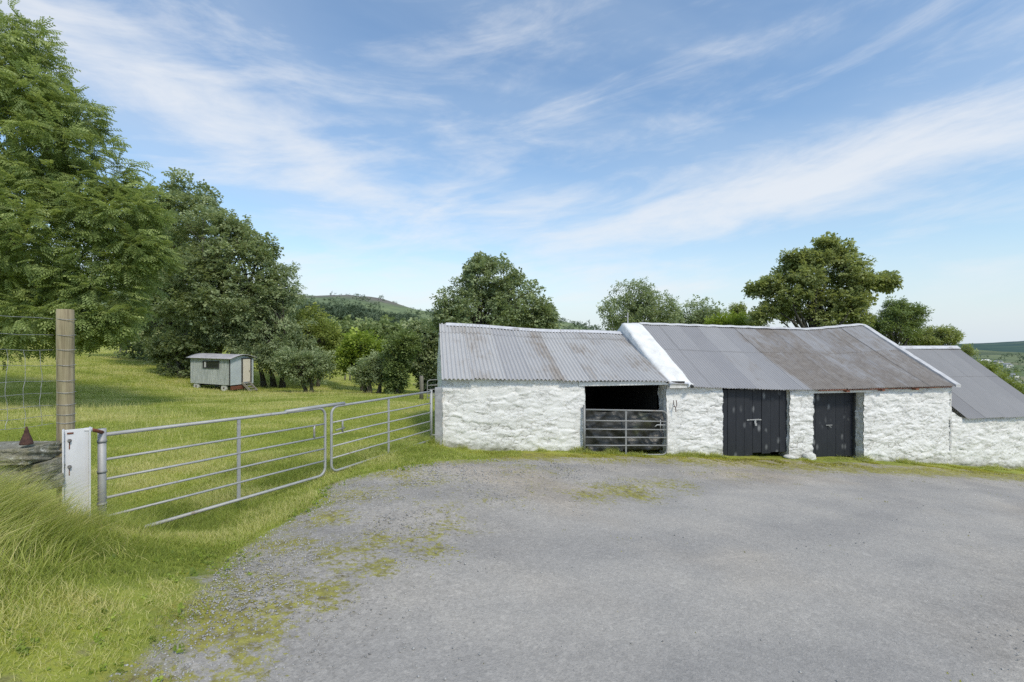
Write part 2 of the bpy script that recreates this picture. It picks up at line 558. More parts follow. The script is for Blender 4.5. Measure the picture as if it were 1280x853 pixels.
def mat_stone():
    m, nt, out = mat('field_stone'); n = NT(nt)
    p = n.obj()
    c = n.ramp(n.noise(p, 7, 7, .72), [(.3, (.11, .105, .08)), (.5, (.23, .22, .175)), (.7, (.36, .345, .28))])
    c = n.mix(n.step(n.noise(p, 17, 5, .7), .56, .64), c, (.46, .46, .41))
    c = n.mix(n.mul(n.step(n.noise(p, 2.6, 5, .7), .52, .66), .6), c, (.12, .12, .04))
    n.bsdf(out, c, .92, 0, n.bump(n.addm(n.noise(p, 12, 6, .7), n.noise(n.scalev(p, (5, 5, 14)), 2, 6)), .9, .03), .2)
    return m


def mat_timber(name, a, b, cc, vert=True):
    m, nt, out = mat(name); n = NT(nt)
    p = n.obj()
    v = n.scalev(p, (24, 24, 1.1) if vert else (1.1, 24, 24))
    f = n.noise(v, 1.4, 6, .7, .3)
    c = n.ramp(f, [(.28, a), (.5, b), (.72, cc)])
    z = n.noise(p, 2.1, 4)
    c = n.mix(n.mul(n.step(z, .45, .65), .5), c, n.mix(1.0, c, (.68, .74, .62), 'MULTIPLY'))
    n.bsdf(out, c, .85, 0, n.bump(f, .5, .006), .25)
    return m


def mat_galv(name, a=(.30, .31, .32), b=(.46, .47, .48), rough=.5, rust=.45):
    m, nt, out = mat(name); n = NT(nt)
    p = n.pos()
    c = n.mix(n.noise(p, 7, 5, .65), a, b)
    c = n.mix(n.mul(n.step(n.noise(p, 4.3, 6, .78), .60, .68), rust), c, (.17, .10, .055))
    c = n.mix(n.mul(n.step(n.noise(p, 15, 4, .8), .6, .7), .35), c, (.13, .13, .125))
    n.bsdf(out, c, rough, .25, n.bump(n.noise(p, 70, 3), .1, .002), .5)
    return m


def mat_hill(kind):
    m, nt, out = mat('hill_' + kind); n = NT(nt)
    p = n.pos(); s = n.sep(p)
    if kind == 'near':
        a = n.ramp(n.noise(p, .014, 8, .7, .3), [(.32, (.085, .125, .05)), (.46, (.14, .19, .07)), (.6, (.21, .26, .095)), (.74, (.28, .31, .12))])
        tex = n.noise(p, .16, 6, .8)
        a = n.mix(1.0, a, n.ramp(tex, [(.3, (.45, .5, .5)), (.5, (.9, .9, .9)), (.7, (1.25, 1.2, 1.1))]), 'MULTIPLY')
        hi = n.mul(n.step(n.addm(s[2], n.mul(n.sub(n.noise(p, .03, 5, .7), .5), 30)), 40, 54), n.step(n.addm(s[0], n.mul(n.sub(n.noise(p, .02, 3, .6), .5), 90)), -285, -235))
        heath = n.ramp(n.noise(p, .05, 6, .75), [(.35, (.105, .085, .075)), (.55, (.165, .135, .115)), (.7, (.20, .195, .12))])
        a = n.mix(n.mul(hi, .9), a, heath)
        a = n.mix(.16, a, (.26, .32, .38))  # bluish aerial haze mixed into the slope colour
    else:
        a = n.ramp(n.noise(n.scalev(p, (.7, .7, 5)), .0042, 8, .72, .4), [(.3, (.045, .075, .095)), (.48, (.075, .115, .125)), (.58, (.12, .165, .135)), (.72, (.20, .235, .17))])  # far slopes bluish: aerial haze painted into the base colour
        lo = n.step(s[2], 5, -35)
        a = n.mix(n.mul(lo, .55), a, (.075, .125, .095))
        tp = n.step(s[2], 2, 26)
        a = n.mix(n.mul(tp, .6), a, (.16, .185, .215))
    n.bsdf(out, a, 1.0, 0, None, .0)
    return m


M = {}
M['ground'] = mat_ground()
M['white'] = mat_whitewash()
M['whitestone'] = mat_noise('white_render', (.68, .68, .665), (.78, .78, .77), 4, .85, .35, .015, c3=(.62, .61, .585))
M['dark_inside'] = mat_noise('dark_interior', (.012, .011, .010), (.03, .028, .024), 5, .95)  # near-black colour puts the unlit interior's shade into the surfaces
M['roof_byre'] = mat_iron('weathered_iron_roof', (.385, .38, .378), (.485, .48, .472), [(.19, .16, .135), (.28, .245, .21), (.36, .335, .30)], .09, .25)
M['roof_barn'] = mat_iron('rusty_iron_roof', (.30, .295, .298), (.39, .385, .39), [(.165, .138, .118), (.235, .205, .178), (.29, .26, .228)], .02, .0)
M['roof_shed'] = mat_iron('grey_iron_roof', (.21, .21, .215), (.285, .283, .287), [(.12, .11, .09), (.16, .15, .12), (.19, .175, .14)], -.12, .0)
M['flash'] = mat_noise('roof_flashing', (.48, .48, .50), (.60, .60, .62), 5, .5, .15, .004, c3=(.28, .25, .22))
M['ridge_white'] = mat_noise('ridge_capping', (.44, .44, .45), (.58, .58, .59), 5, .6, .15, .004)
M['boards'] = mat_paint_boards()
M['galv'] = mat_galv('galvanised_tube', (.27, .275, .28), (.47, .475, .475), .6, .55)
M['galv_dark'] = mat_galv('dull_galvanised_tube', (.20, .205, .205), (.31, .315, .315), .55, .4)
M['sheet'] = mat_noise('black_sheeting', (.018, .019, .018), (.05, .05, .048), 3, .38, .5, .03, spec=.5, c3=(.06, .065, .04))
M['post_white'] = mat_noise('painted_steel', (.56, .57, .60), (.68, .69, .72), 3, .55, .15, .004, stretch=(1, 1, .5), c3=(.40, .40, .40))
M['rust'] = mat_noise('rusted_iron', (.10, .038, .025), (.22, .085, .05), 14, .9, .6, .01)
M['rust_dark'] = mat_noise('dark_rusted_iron', (.045, .025, .022), (.11, .055, .042), 16, .9, .7, .012)
M['rust_red'] = mat_noise('red_oxide', (.13, .045, .028), (.24, .08, .045), 20, .8, .4, .006)
M['post_wood'] = mat_timber('fence_post_timber', (.15, .12, .075), (.30, .255, .165), (.42, .37, .25))
M['plank_wood'] = mat_timber('weathered_plank', (.13, .12, .10), (.25, .235, .20), (.36, .345, .30), False)
M['old_wood'] = mat_timber('grey_old_timber', (.08, .075, .06), (.17, .16, .135), (.26, .25, .21))
M['concrete'] = mat_noise('grey_concrete', (.26, .265, .27), (.38, .385, .39), 9, .85, .4, .006)
M['stone'] = mat_stone()
M['wire'] = mat_noise('fence_wire', (.24, .245, .25), (.40, .405, .41), 30, .5, .1, .001, metal=.4)
M['bolt'] = mat_noise('bolt_steel', (.16, .15, .14), (.30, .29, .28), 40, .5, .3, .002, metal=.5)
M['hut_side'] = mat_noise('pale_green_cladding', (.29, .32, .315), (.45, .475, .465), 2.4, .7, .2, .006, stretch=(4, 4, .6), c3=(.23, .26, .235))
M['hut_end'] = mat_noise('pale_blue_panel', (.42, .47, .50), (.50, .545, .57), 2, .6, .1, .004)
M['hut_roof'] = mat_noise('hut_roof_sheet', (.35, .34, .36), (.46, .45, .47), 3, .6, .2, .006)
M['cream'] = mat_noise('cream_door', (.60, .54, .45), (.72, .66, .56), 4, .7, .2, .004, stretch=(6, 6, 1))
M['trim_dark'] = mat_noise('dark_trim', (.03, .032, .032), (.06, .062, .06), 6, .7)
M['white_wheel'] = mat_noise('pale_wheel', (.42, .42, .40), (.56, .56, .53), 9, .8)
m_, nt_, out_ = mat('window_glass'); n_ = NT(nt_)
n_.bsdf(out_, n_.mix(n_.noise(n_.obj(), 3, 3), (.012, .014, .014), (.04, .045, .045)), .08, 0, None, .5); M['glass'] = m_
M['lamp_white'] = mat_noise('white_plastic', (.72, .72, .72), (.82, .82, .82), 4, .4, .05)
M['house'] = mat_noise('pale_house_wall', (.62, .62, .60), (.74, .74, .72), .3, .9, .0)
M['slate'] = mat_noise('slate_roof', (.17, .18, .20), (.24, .25, .27), .3, .8, .0)
M['bark'] = mat_noise('grey_bark', (.05, .045, .036), (.125, .115, .095), 5, .95, .9, .04, stretch=(3, 3, .6), c3=(.09, .10, .05))
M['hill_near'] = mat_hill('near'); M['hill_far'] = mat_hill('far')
M['ash'] = mat_leaf('ash_leaves', (0.106, 0.151, 0.052), (0.252, 0.319, 0.112), (0.470, 0.532, 0.224), .38)
M['alder'] = mat_leaf('dark_broad_leaves', (.10, .132, .066), (.245, .30, .155), (.47, .52, .30), .38)
M['willow'] = mat_leaf('grey_green_leaves', (0.101, 0.137, 0.072), (0.269, 0.330, 0.179), (0.470, 0.526, 0.314), .34)
M['lime'] = mat_leaf('bright_green_leaves', (.10, .145, .03), (.26, .345, .055), (.44, .53, .11), .36)
M['yellowish'] = mat_leaf('yellow_green_leaves', (.09, .12, .035), (.235, .29, .07), (.40, .44, .13), .34)
M['olive'] = mat_leaf('olive_green_leaves', (.11, .14, .052), (.27, .31, .12), (.46, .50, .22), .40)
M['ivy'] = mat_leaf('ivy_leaves', (0.072, 0.106, 0.041), (0.174, 0.234, 0.086), (0.336, 0.408, 0.162), .30)
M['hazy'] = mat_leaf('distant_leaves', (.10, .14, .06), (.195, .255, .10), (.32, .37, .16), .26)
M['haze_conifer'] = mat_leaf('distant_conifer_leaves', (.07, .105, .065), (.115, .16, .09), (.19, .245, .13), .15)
M['conifer_dark'] = mat_leaf('conifer_belt_leaves', (.062, .096, .060), (.105, .15, .088), (.17, .22, .125), .15)
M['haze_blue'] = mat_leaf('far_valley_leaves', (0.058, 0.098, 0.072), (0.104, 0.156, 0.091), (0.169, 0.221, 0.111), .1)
M['grass'] = mat_leaf('grass_blades', (.13, .18, .036), (.335, .41, .078), (.68, .63, .30), .42, .6)
M['mossy'] = mat_leaf('moss_tufts', (.14, .135, .03), (.31, .30, .04), (.46, .44, .075), .25, .9)
M['gravel'] = (lambda: mat_leaf('loose_gravel', (.14, .138, .135), (.30, .297, .29), (.46, .455, .44), .0, .85))()

# ------------------------------------------------------------------ ground sheets
def axis(lo, hi, step, far_lo, far_hi, g=1.085):
    c = list(np.arange(lo, hi + 1e-6, step))
    s = step
    while c[-1] < far_hi:
        s *= g; c.append(c[-1] + s)
    s = step
    while c[0] > far_lo:
        s *= g; c.insert(0, c[0] - s)
    return np.array(c)


def build_ground():
    xs = axis(-5.2, 13.5, .06, -5000, 5000)
    ys = axis(1.6, 12.4, .06, -400, 6000)
    X, Y = np.meshgrid(xs, ys)
    D = yard_dist(X, Y)
    Z = ground(X, Y)
    fine = np.exp(-np.hypot(X - 2, Y - 5) ** 2 / 300)
    Z = Z + (fbm(X * 6, Y * 6, 31, 3) - .5) * .018 * fine * sstep(-.3, .3, D) + (fbm(X * 2.2, Y * 2.2, 33, 2) - .5) * .02 * fine
    nx, ny = len(xs), len(ys)
    idx = np.arange(nx * ny).reshape(ny, nx)
    q = np.stack([idx[:-1, :-1], idx[:-1, 1:], idx[1:, 1:], idx[1:, :-1]], -1).reshape(-1, 4)
    V = np.stack([X, Y, Z], -1).reshape(-1, 3)
    d = D.ravel(); ms = moss_amount(X, Y).ravel()
    lane = np.full(X.shape, 1e9)
    LP = [(.6, -6), (.7, 2.2), (1.6, 4.2), (4.2, 6.6), (8.0, 8.0), (13.0, 8.6), (26, 8.0)]
    for (ax, ay), (bx, by) in zip(LP[:-1], LP[1:]):
        ex, ey = bx - ax, by - ay
        t = np.clip(((X - ax) * ex + (Y - ay) * ey) / (ex * ex + ey * ey), 0, 1)
        lane = np.minimum(lane, np.hypot(X - ax - t * ex, Y - ay - t * ey))
    ln = sstep(2.7, 1.1, lane + (fbm(X * 1.2, Y * 1.2, 44, 3) - .5) * 1.2).ravel()
    cen = d[q].mean(1)
    fx = V[q].mean(1)
    cen = cen + (fbm(fx[:, 0] * 3, fx[:, 1] * 3, 41, 3) - .5) * .5
    for name, msk in (('gravel_yard', cen < 0), ('field', cen >= 0)):
        f = q[msk]
        use = np.unique(f)
        mp = np.full(len(V), -1); mp[use] = np.arange(len(use))
        me = np_mesh(name, V[use], mp[f], {'edge': ('POINT', d[use]), 'moss': ('POINT', ms[use]), 'lane': ('POINT', ln[use])})
        o = link(name, me, M['ground'], None, True)
        tag(o, kind='structure')


build_ground()


def hill_mesh(name, pts, y0, y1, m, seed, rough, base, nx=260, ny=70, round_=1.0):
    """ridge given as (x at y1, top z); rises from y0 to its ridge at y1 and falls behind"""
    px = np.array([p[0] for p in pts]); pz = np.array([p[1] for p in pts])
    u = np.linspace(px[0], px[-1], nx)
    v = np.linspace(0, 1.6, ny)
    U, Vv = np.meshgrid(u, v)
    top = np.interp(U, px, pz)
    # smooth the ridge polyline
    k = np.hanning(15); k /= k.sum()
    t1 = np.interp(u, px, pz); t1 = np.convolve(np.pad(t1, 7, 'edge'), k, 'valid')
    top = np.broadcast_to(t1, U.shape)
    prof = np.where(Vv < 1, np.sin(np.clip(Vv, 0, 1) * PI / 2) ** round_, np.cos(np.clip(Vv - 1, 0, 1) * PI / 1.6) ** 1.5)
    Yv = y0 + (y1 - y0) * Vv
    s = abs(px[-1] - px[0])
    n = (fbm(U / s * 14, Vv * 5, seed, 5) - .5)
    Z = base + (top - base) * np.clip(prof, 0, 1) + n * rough * np.minimum(Vv, 1) * (1.0 - .75 * np.exp(-((Vv - 1) / .12) ** 2))
    V = np.stack([U * (.55 + .45 * np.minimum(Vv, 1.2)), Yv, Z], -1).reshape(-1, 3)
    idx = np.arange(nx * ny).reshape(ny, nx)
    q = np.stack([idx[:-1, :-1], idx[:-1, 1:], idx[1:, 1:], idx[1:, :-1]], -1).reshape(-1, 4)
    o = link(name, np_mesh(name, V, q), m, None, True)
    tag(o, kind='structure')
    return U, Yv, Z, V.reshape(ny, nx, 3)


def ridge_pts(L, Y):
    return [(at(px, py, Y).x, at(px, py, Y).z) for px, py in L]


HILL = hill_mesh('hill', ridge_pts([(-500, 330), (-200, 345), (100, 362), (300, 372), (365, 377), (400, 379), (430, 380.5), (448, 378), (470, 376.5), (490, 381), (510, 388), (540, 397),
                                    (600, 399), (660, 401), (690, 405), (715, 412), (760, 424), (850, 440), (950, 455)], 760), 130, 760, M['hill_near'], 61, 26, -14)
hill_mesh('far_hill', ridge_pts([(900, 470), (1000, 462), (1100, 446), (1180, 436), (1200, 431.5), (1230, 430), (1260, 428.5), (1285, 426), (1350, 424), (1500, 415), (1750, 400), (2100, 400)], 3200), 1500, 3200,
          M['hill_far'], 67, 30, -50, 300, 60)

# ------------------------------------------------------------------ stone buildings
TH = math.radians(10)
UD = Vector((math.cos(TH), math.sin(TH), 0)); ND = Vector((-math.sin(TH), math.cos(TH), 0))   # along the front; into the building
P0 = Vector((-1.57, 10.7, 0))


def sfront(px, off=0.0):
    """metre mark along the front (set back by off) seen at a pixel column"""
    k = (px - CX) / F
    p = P0 + ND * off
    return (k * p.y - p.x) / (UD.x - k * UD.y)


def zfront(px, py, off=0.0):
    p = P0 + ND * off + UD * sfront(px, off)
    return CAMZ - (py - CY) / F * p.y


def prof(pts, off=0.0):
    s = [sfront(a, off) for a, b in pts]; z = [zfront(a, b, off) for a, b in pts]
    return lambda x: np.interp(x, s, z)


def rubble(name, o0, u, nrm, L, base, top, m, parent, openings=(), thick=.42, res=.035, amp=1.0, smooth_amt=0.0, seed=0, cell=(.34, .15), fade=(0, 0)):
    """white-limed rubble face on the line o0 + u*s; nrm points OUT of the wall. openings: (s0,s1,t0,t1) as shares of the height"""
    ns = max(2, int(L / res)) + 1
    S = np.linspace(0, L, ns)
    hmax = float(np.max(top(S) - base(S)))
    nt_ = max(2, int(hmax / res)) + 1
    T = np.linspace(0, 1, nt_)
    for (a, b, c, d) in openings:
        for e in (a, b):
            S[int(np.argmin(abs(S - e)))] = e
        for e in (c, d):
            T[int(np.argmin(abs(T - e)))] = e
    SS, TT = np.meshgrid(S, T)
    bz, tz = base(SS), top(SS)
    ZZ = bz + (tz - bz) * TT
    wx = SS + (fbm(SS * 2.1, ZZ * 2.1, seed + 1, 3) - .5) * .34; wz = ZZ + (fbm(SS * 1.7, ZZ * 2.6, seed + 2, 3) - .5) * .20
    big = sstep(.46, .58, fbm(SS * 1.1, ZZ * 1.6, seed + 6, 2))
    f1, f2, rid = worley(wx / cell[0], wz / cell[1], seed)
    g1, g2, rid2 = worley(wx / (cell[0] * .52), wz / (cell[1] * .56), seed + 50)
    gap = np.where(big > .5, sstep(.0, .22, f2 - f1), sstep(.0, .30, g2 - g1))
    ridm = np.where(big > .5, rid, rid2)
    keep = sstep(.40, .62, fbm(SS * .9, ZZ * 1.1, seed + 7, 3) + .5 - smooth_amt)      # elsewhere the lime has filled the joints
    # sharp little ledges where lime has broken away
    lg = fbm(wx * 3.1, wz * 8.5, seed + 8, 4)
    ledge = sstep(.50, .515, lg) * .022 + sstep(.60, .612, lg) * .018 - sstep(.40, .41, lg) * -.014
    tiltz = (np.modf(wz / cell[1])[0] - .5) * (ridm - .35) * .05
    d = (gap - 1) * .024 * keep + ((ridm - .5) * .038 * gap + tiltz) * keep + ledge * (1.5 - .5 * keep) + (fbm(SS * 6, ZZ * 9, seed + 3, 4) - .5) * .030 + (fbm(SS * .8, ZZ * .9, seed + 4, 3) - .5) * .11
    relief = d
    d = d * .50 * amp * (1 - fade[0] * sstep(.22, .0, SS)) * (1 - fade[1] * sstep(.22, .0, L - SS))
    sl = (fbm(SS * 9, ZZ * 9, seed + 11, 3) - .5) * .05
    su = (fbm(SS * 7, ZZ * 7, seed + 12, 3) - .5) * .06
    inner = (SS > 1e-3) & (SS < L - 1e-3)
    P = np.zeros(SS.shape + (3,))
    for k in range(3):
        P[..., k] = o0[k] + u[k] * (SS + su * inner) + nrm[k] * d
    P[..., 2] = ZZ + sl * ((TT > 0) & (TT < 1))
    idx = np.arange(SS.size).reshape(SS.shape)
    q = np.stack([idx[:-1, :-1], idx[:-1, 1:], idx[1:, 1:], idx[1:, :-1]], -1)
    sm = (S[:-1] + S[1:]) / 2; tm = (T[:-1] + T[1:]) / 2
    hole = np.zeros((nt_ - 1, ns - 1), dtype=bool)
    for (a, b, c, dd) in openings:
        hole |= ((sm[None] > a) & (sm[None] < b)) & ((tm[:, None] > c) & (tm[:, None] < dd))
    V = [P.reshape(-1, 3)]
    cav = [np.clip(.30 + (1 - gap) * (.06 + .30 * keep) - relief * 4.0, 0, 1).ravel()]
    hg = [((ZZ - bz)).ravel()]
    faces = [q[~hole]]
    nV = SS.size
    # the sides of the openings, and the wall's own ends, going in to the wall's thickness
    edges = []
    H, W = hole.shape
    jj, ii = np.nonzero(hole)
    for j, i in zip(jj, ii):
        if i + 1 < W and not hole[j, i + 1]: edges.append((idx[j, i + 1], idx[j + 1, i + 1]))
        if i > 0 and not hole[j, i - 1]: edges.append((idx[j + 1, i], idx[j, i]))
        if j + 1 < H and not hole[j + 1, i]: edges.append((idx[j + 1, i + 1], idx[j + 1, i]))
    for j in range(H):
        edges.append((idx[j, W], idx[j + 1, W])); edges.append((idx[j + 1, 0], idx[j, 0]))
    rows = 9
    vid = sorted({v for e in edges for v in e})
    mp = {v: k for k, v in enumerate(vid)}
    B = V[0][vid]
    hb = hg[0][vid]
    prev = np.array(vid)
    fl = []
    for r in range(1, rows + 1):
        t = r / rows * thick
        off = (fbm(np.array(hb) * 6 + 3.1 * r, np.full(len(vid), t * 9.0), seed + 20, 3) - .5) * .07 * amp
        Q = B - np.array(nrm)[None] * t
        Q = Q + np.array(u)[None] * off[:, None]
        cur = np.arange(len(vid)) + nV
        V.append(Q); cav.append(np.full(len(vid), .3)); hg.append(hb)
        for a, b in edges:
            fl.append((prev[mp[a]], cur[mp[a]], cur[mp[b]], prev[mp[b]]))
        prev = cur; nV += len(vid)
    faces.append(np.array(fl))
    me = np_mesh(name, np.concatenate(V), np.concatenate(faces), {'cav': ('POINT', np.concatenate(cav)), 'hgt': ('POINT', np.concatenate(hg))})
    return link(name, me, m, parent, True)


def plain_wall(mb, pts, z0, z1):
    for a, b in zip(pts[:-1], pts[1:]):
        mb.add([(a[0], a[1], z0), (b[0], b[1], z0), (b[0], b[1], z1), (a[0], a[1], z1)], [(0, 1, 2, 3)])


def corr_roof(name, eave, ridge, L0, L1, parent, m, pitch=.076, amp=.010, sheet=.66, laps=(0, .8, 1.0), seed=0, rust=lambda s, v: 0 * s, sag=.02, ragged=.02):
    """eave(s), ridge(s) -> (n,3) points; corrugated sheets laid side by side with lapped rows, one mesh"""
    r = np.random.default_rng(seed)
    VV, FF, UV, SH, RU = [], [], [], [], []
    n0 = 0
    edges = [L0]
    while edges[-1] < L1 - .2:
        edges.append(min(L1, edges[-1] + sheet))
    if edges[-1] < L1: edges[-1] = L1
    tone = r.random(len(edges))
    for row in range(len(laps) - 1):
        for k in range(len(edges) - 1):
            a, b = edges[k] - .03, edges[k + 1] + .03
            a, b = max(a, L0), min(b, L1)
            ns = max(6, int((b - a) / pitch * 8))
            s = np.linspace(a, b, ns)
            va, vb = laps[row] - (.012 if row else 0), laps[row + 1] + (.012 if row < len(laps) - 2 else 0)
            rag = r.uniform(-ragged, ragged) if row == 0 else 0
            nv = 7
            v = np.linspace(va, vb, nv)
            S, Vv = np.meshgrid(s, v)
            E = eave(s); R = ridge(s)
            d = R - E; ln = np.linalg.norm(d, axis=1)
            Vr = Vv + rag / ln[None] * (1 - Vv)
            Pt = E[None] * (1 - Vr[..., None]) + R[None] * Vr[..., None]
            al = np.gradient(E, axis=0); al /= np.linalg.norm(al, axis=1)[:, None]
            nr = np.cross(al, d); nr /= np.linalg.norm(nr, axis=1)[:, None]
            wav = amp * np.sin(2 * PI * S / pitch)
            lift = row * .008 + (k % 2) * .006 + .004 * (S - a) / (b - a) * r.uniform(-1, 1)
            sg = -sag * np.sin(PI * np.clip(Vv, 0, 1)) + (fbm(S * .7, Vv * 2, seed + 3, 3) - .5) * .05
            Pt = Pt + nr[None] * (wav + lift + sg)[..., None]
            idx = np.arange(S.size).reshape(S.shape) + n0
            FF.append(np.stack([idx[:-1, :-1], idx[:-1, 1:], idx[1:, 1:], idx[1:, :-1]], -1).reshape(-1, 4))
            VV.append(Pt.reshape(-1, 3)); UV.append(np.stack([S + k * .37, Vv * ln[None] + row * 1.7], -1).reshape(-1, 2))
            SH.append(np.full(S.size, tone[k] + r.uniform(-.12, .12))); RU.append((rust(S, Vv) + r.uniform(-.07, .07)).ravel())
            n0 += S.size
    me = np_mesh(name, np.concatenate(VV), np.concatenate(FF), {'sheet': ('POINT', np.concatenate(SH)), 'rustiness': ('POINT', np.concatenate(RU))}, np.concatenate(UV))
    return link(name, me, m, parent, True)


def W3(s, off, z):
    """points on the plan grid: s along the front, off into the building"""
    s = np.asarray(s, dtype=float)
    return np.stack([P0.x + UD.x * s + ND.x * off, P0.y + UD.y * s + ND.y * off, np.broadcast_to(z, s.shape)], -1)


def w3(s, off, z):
    p = P0 + UD * s + ND * off
    return Vector((p.x, p.y, z))


def ridge_z(px, py, off):
    return zfront(px, py, off)


EAVE_BY = prof([(540, 474), (553, 474), (640, 475.5), (735, 477), (830, 478), (860, 478)])
BASE_BY = prof([(540, 559), (553, 560), (600, 563), (730, 570), (850, 572)])
EAVE_BA = prof([(840, 482), (900, 485.5), (985, 488.5), (1070, 486.5), (1189, 483)])
BASE_BA = prof([(840, 571), (905, 571), (1000, 572), (1080, 578), (1189, 582)])
HALF = 2.75
OH = .16

s_b0, s_b1 = sfront(553), sfront(846)
s_e = sfront(1189)


def off_pt(px, py, off):
    return sfront(px, off), zfront(px, py, off)


# ---- byre (low left building)
def build_byre():
    root = empty('byre', w3(0, 0, -1.0), 'low white limewashed stone byre under pale corrugated iron, open fronted above a tube gate', 'byre')
    j0, j1 = sfront(731), sfront(833)
    rubble('front_wall', w3(s_b0, 0, 0), UD, -ND, s_b1 - s_b0, lambda s: BASE_BY(s + s_b0) - .12, lambda s: EAVE_BY(s + s_b0) + .03, M['white'], root,
           [(j0 - s_b0, j1 - s_b0, 0.0, .955)], seed=11, amp=.80, smooth_amt=.16, res=.025, cell=(.42, .17), fade=(0, 1))
    # gable end and back
    rz0 = ridge_z(557, 405, HALF)
    e0 = float(EAVE_BY(s_b0)); bb = -1.25
    W = 2 * HALF
    rubble('gable_wall', w3(s_b0, W, 0), -ND, -UD, W, lambda s: np.full(np.shape(s), bb), lambda s: e0 + (rz0 - .06 - e0) * (1 - abs(s - HALF) / HALF), M['white'], root, seed=13, res=.06, thick=.05)
    rubble('back_wall', w3(s_b1, W, 0), -UD, ND, s_b1 - s_b0, lambda s: np.full(np.shape(s), -1.7), lambda s: np.full(np.shape(s), .60), M['white'], root, seed=14, res=.09, thick=.05)
    mb = MB()
    plain_wall(mb, [w3(s_b0 + .46, .46, 0), w3(s_b0 + .46, W - .3, 0), w3(s_b1 - .3, W - .3, 0), w3(s_b1 - .3, .46, 0)], -2, .55)
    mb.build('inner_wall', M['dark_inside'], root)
    mb = MB()
    a, b, c, d = w3(s_b0 + .3, .40, 0), w3(s_b1, .40, 0), w3(s_b1, W, 0), w3(s_b0 + .3, W, 0)
    for p, z in ((a, -.98), (b, -1.2), (c, -1.25), (d, -1.2)): p.z = z
    mb.add([a, b, c, d], [(0, 1, 2, 3)])
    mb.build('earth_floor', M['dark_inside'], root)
    # timber lintel across the opening
    zl = float(EAVE_BY((j0 + j1) / 2))
    MB().box(w3((j0 + j1) / 2 + .05, .015, zl - .035), (j1 - j0 + .42, .13, .10), TH).build('lintel', M['whitestone'], root, bevel=.008)
    # a rough black rafter end under the coping
    MB().tube([w3(j1 - .06, -.02, zl - .03), w3(j1 + .25, -.11, zl - .02), w3(j1 + .42, -.12, zl - .02)], .028, 6).build('rafter_end', M['trim_dark'], root)
    s0r, s1r = s_b0 - .02, sfront(834)
    s_r0, z_r0 = off_pt(557, 405, HALF); s_r1, z_r1 = off_pt(771, 417, HALF)

    def eave(s):
        return W3(s, -OH, EAVE_BY(s) + .02)

    def ridge(s):
        t = (s - s0r) / (s1r - s0r)
        return W3(s, HALF, z_r0 + (z_r1 - z_r0) * t ** .8 + .02 * np.sin(t * 9))

    def back(s):
        return W3(s, 2 * HALF + OH, np.full(np.shape(s), .55))
    corr_roof('roof', eave, ridge, s0r, s1r, root, M['roof_byre'], .098, .020, .72, (0, .83, 1.0), 3,
              lambda s, v: .16 * np.exp(-((s - 2.75) / .22) ** 2) + .12 * np.exp(-((s - .9) / .45) ** 2) - .10 * np.exp(-((s - 1.9) / .35) ** 2) + .05 * (s > 3.3) - .02, ragged=.035)
    corr_roof('back_roof', back, ridge, s0r, s1r, root, M['roof_byre'], .13, .012, .8, (0, 1.0), 5)
    # flashing down the verge, and the ridge cap
    for (u0, u1, lift) in ((0, .42, .05), (.40, .72, .044), (.70, 1.0, .054)):
        mb = MB()
        def pt(s, v, h):
            a = eave(np.array([s]))[0]; b = ridge(np.array([s]))[0]
            return Vector(a + (b - a) * v) + Vector((0, 0, h))
        A = [pt(s0r - .05, u0, lift), pt(s0r + .155, u0, lift), pt(s0r + .155, u1, lift), pt(s0r - .05, u1, lift)]
        B_ = [pt(s0r - .052, u0, lift), pt(s0r - .052, u0, lift - .16), pt(s0r - .052, u1, lift - .16), pt(s0r - .052, u1, lift)]
        mb.add([A[1], A[0], B_[1], A[2], A[3], B_[2]], [(0, 1, 4, 3), (1, 2, 5, 4)])
        mb.build('verge_flashing', M['flash'], root)
    ss = np.linspace(s0r - .03, s1r - .05, 26)
    R = ridge(ss)
    mb = MB()
    vs = []
    for i, p in enumerate(R):
        p = Vector(p) + Vector((0, 0, .035))
        dz = .075
        vs += [p - ND * .16 - Vector((0, 0, dz)), p + Vector((0, 0, .012)), p + ND * .16 - Vector((0, 0, dz))]
    mb.add(vs, [f for i in range(len(ss) - 1) for f in ((3 * i, 3 * i + 3, 3 * i + 4, 3 * i + 1), (3 * i + 1, 3 * i + 4, 3 * i + 5, 3 * i + 2))])
    mb.build('ridge_cap', M['flash'], root)
    return j0, j1


BJ0, BJ1 = build_byre()


# ---- barn (long middle building with two black doors)
def door_leaf(name, s0, s1, z0, z1, off, parent, n, seed):
    r = random.Random(seed)
    mb = MB()
    w = (s1 - s0) / n
    for k in range(n):
        a, b = s0 + k * w + .003, s0 + (k + 1) * w - .003
        zb = z0 + r.uniform(0, .035)
        o = off + r.uniform(-.006, .006)
        mb.box(w3((a + b) / 2, o, (zb + z1) / 2), (b - a, .028, z1 - zb), TH)
    for t in (.18, .55, .86):
        mb.box(w3((s0 + s1) / 2, off + .03, z0 + (z1 - z0) * t), (s1 - s0 - .04, .03, .10), TH)
    return mb.build(name, M['boards'], parent, bevel=.004, seg=1)


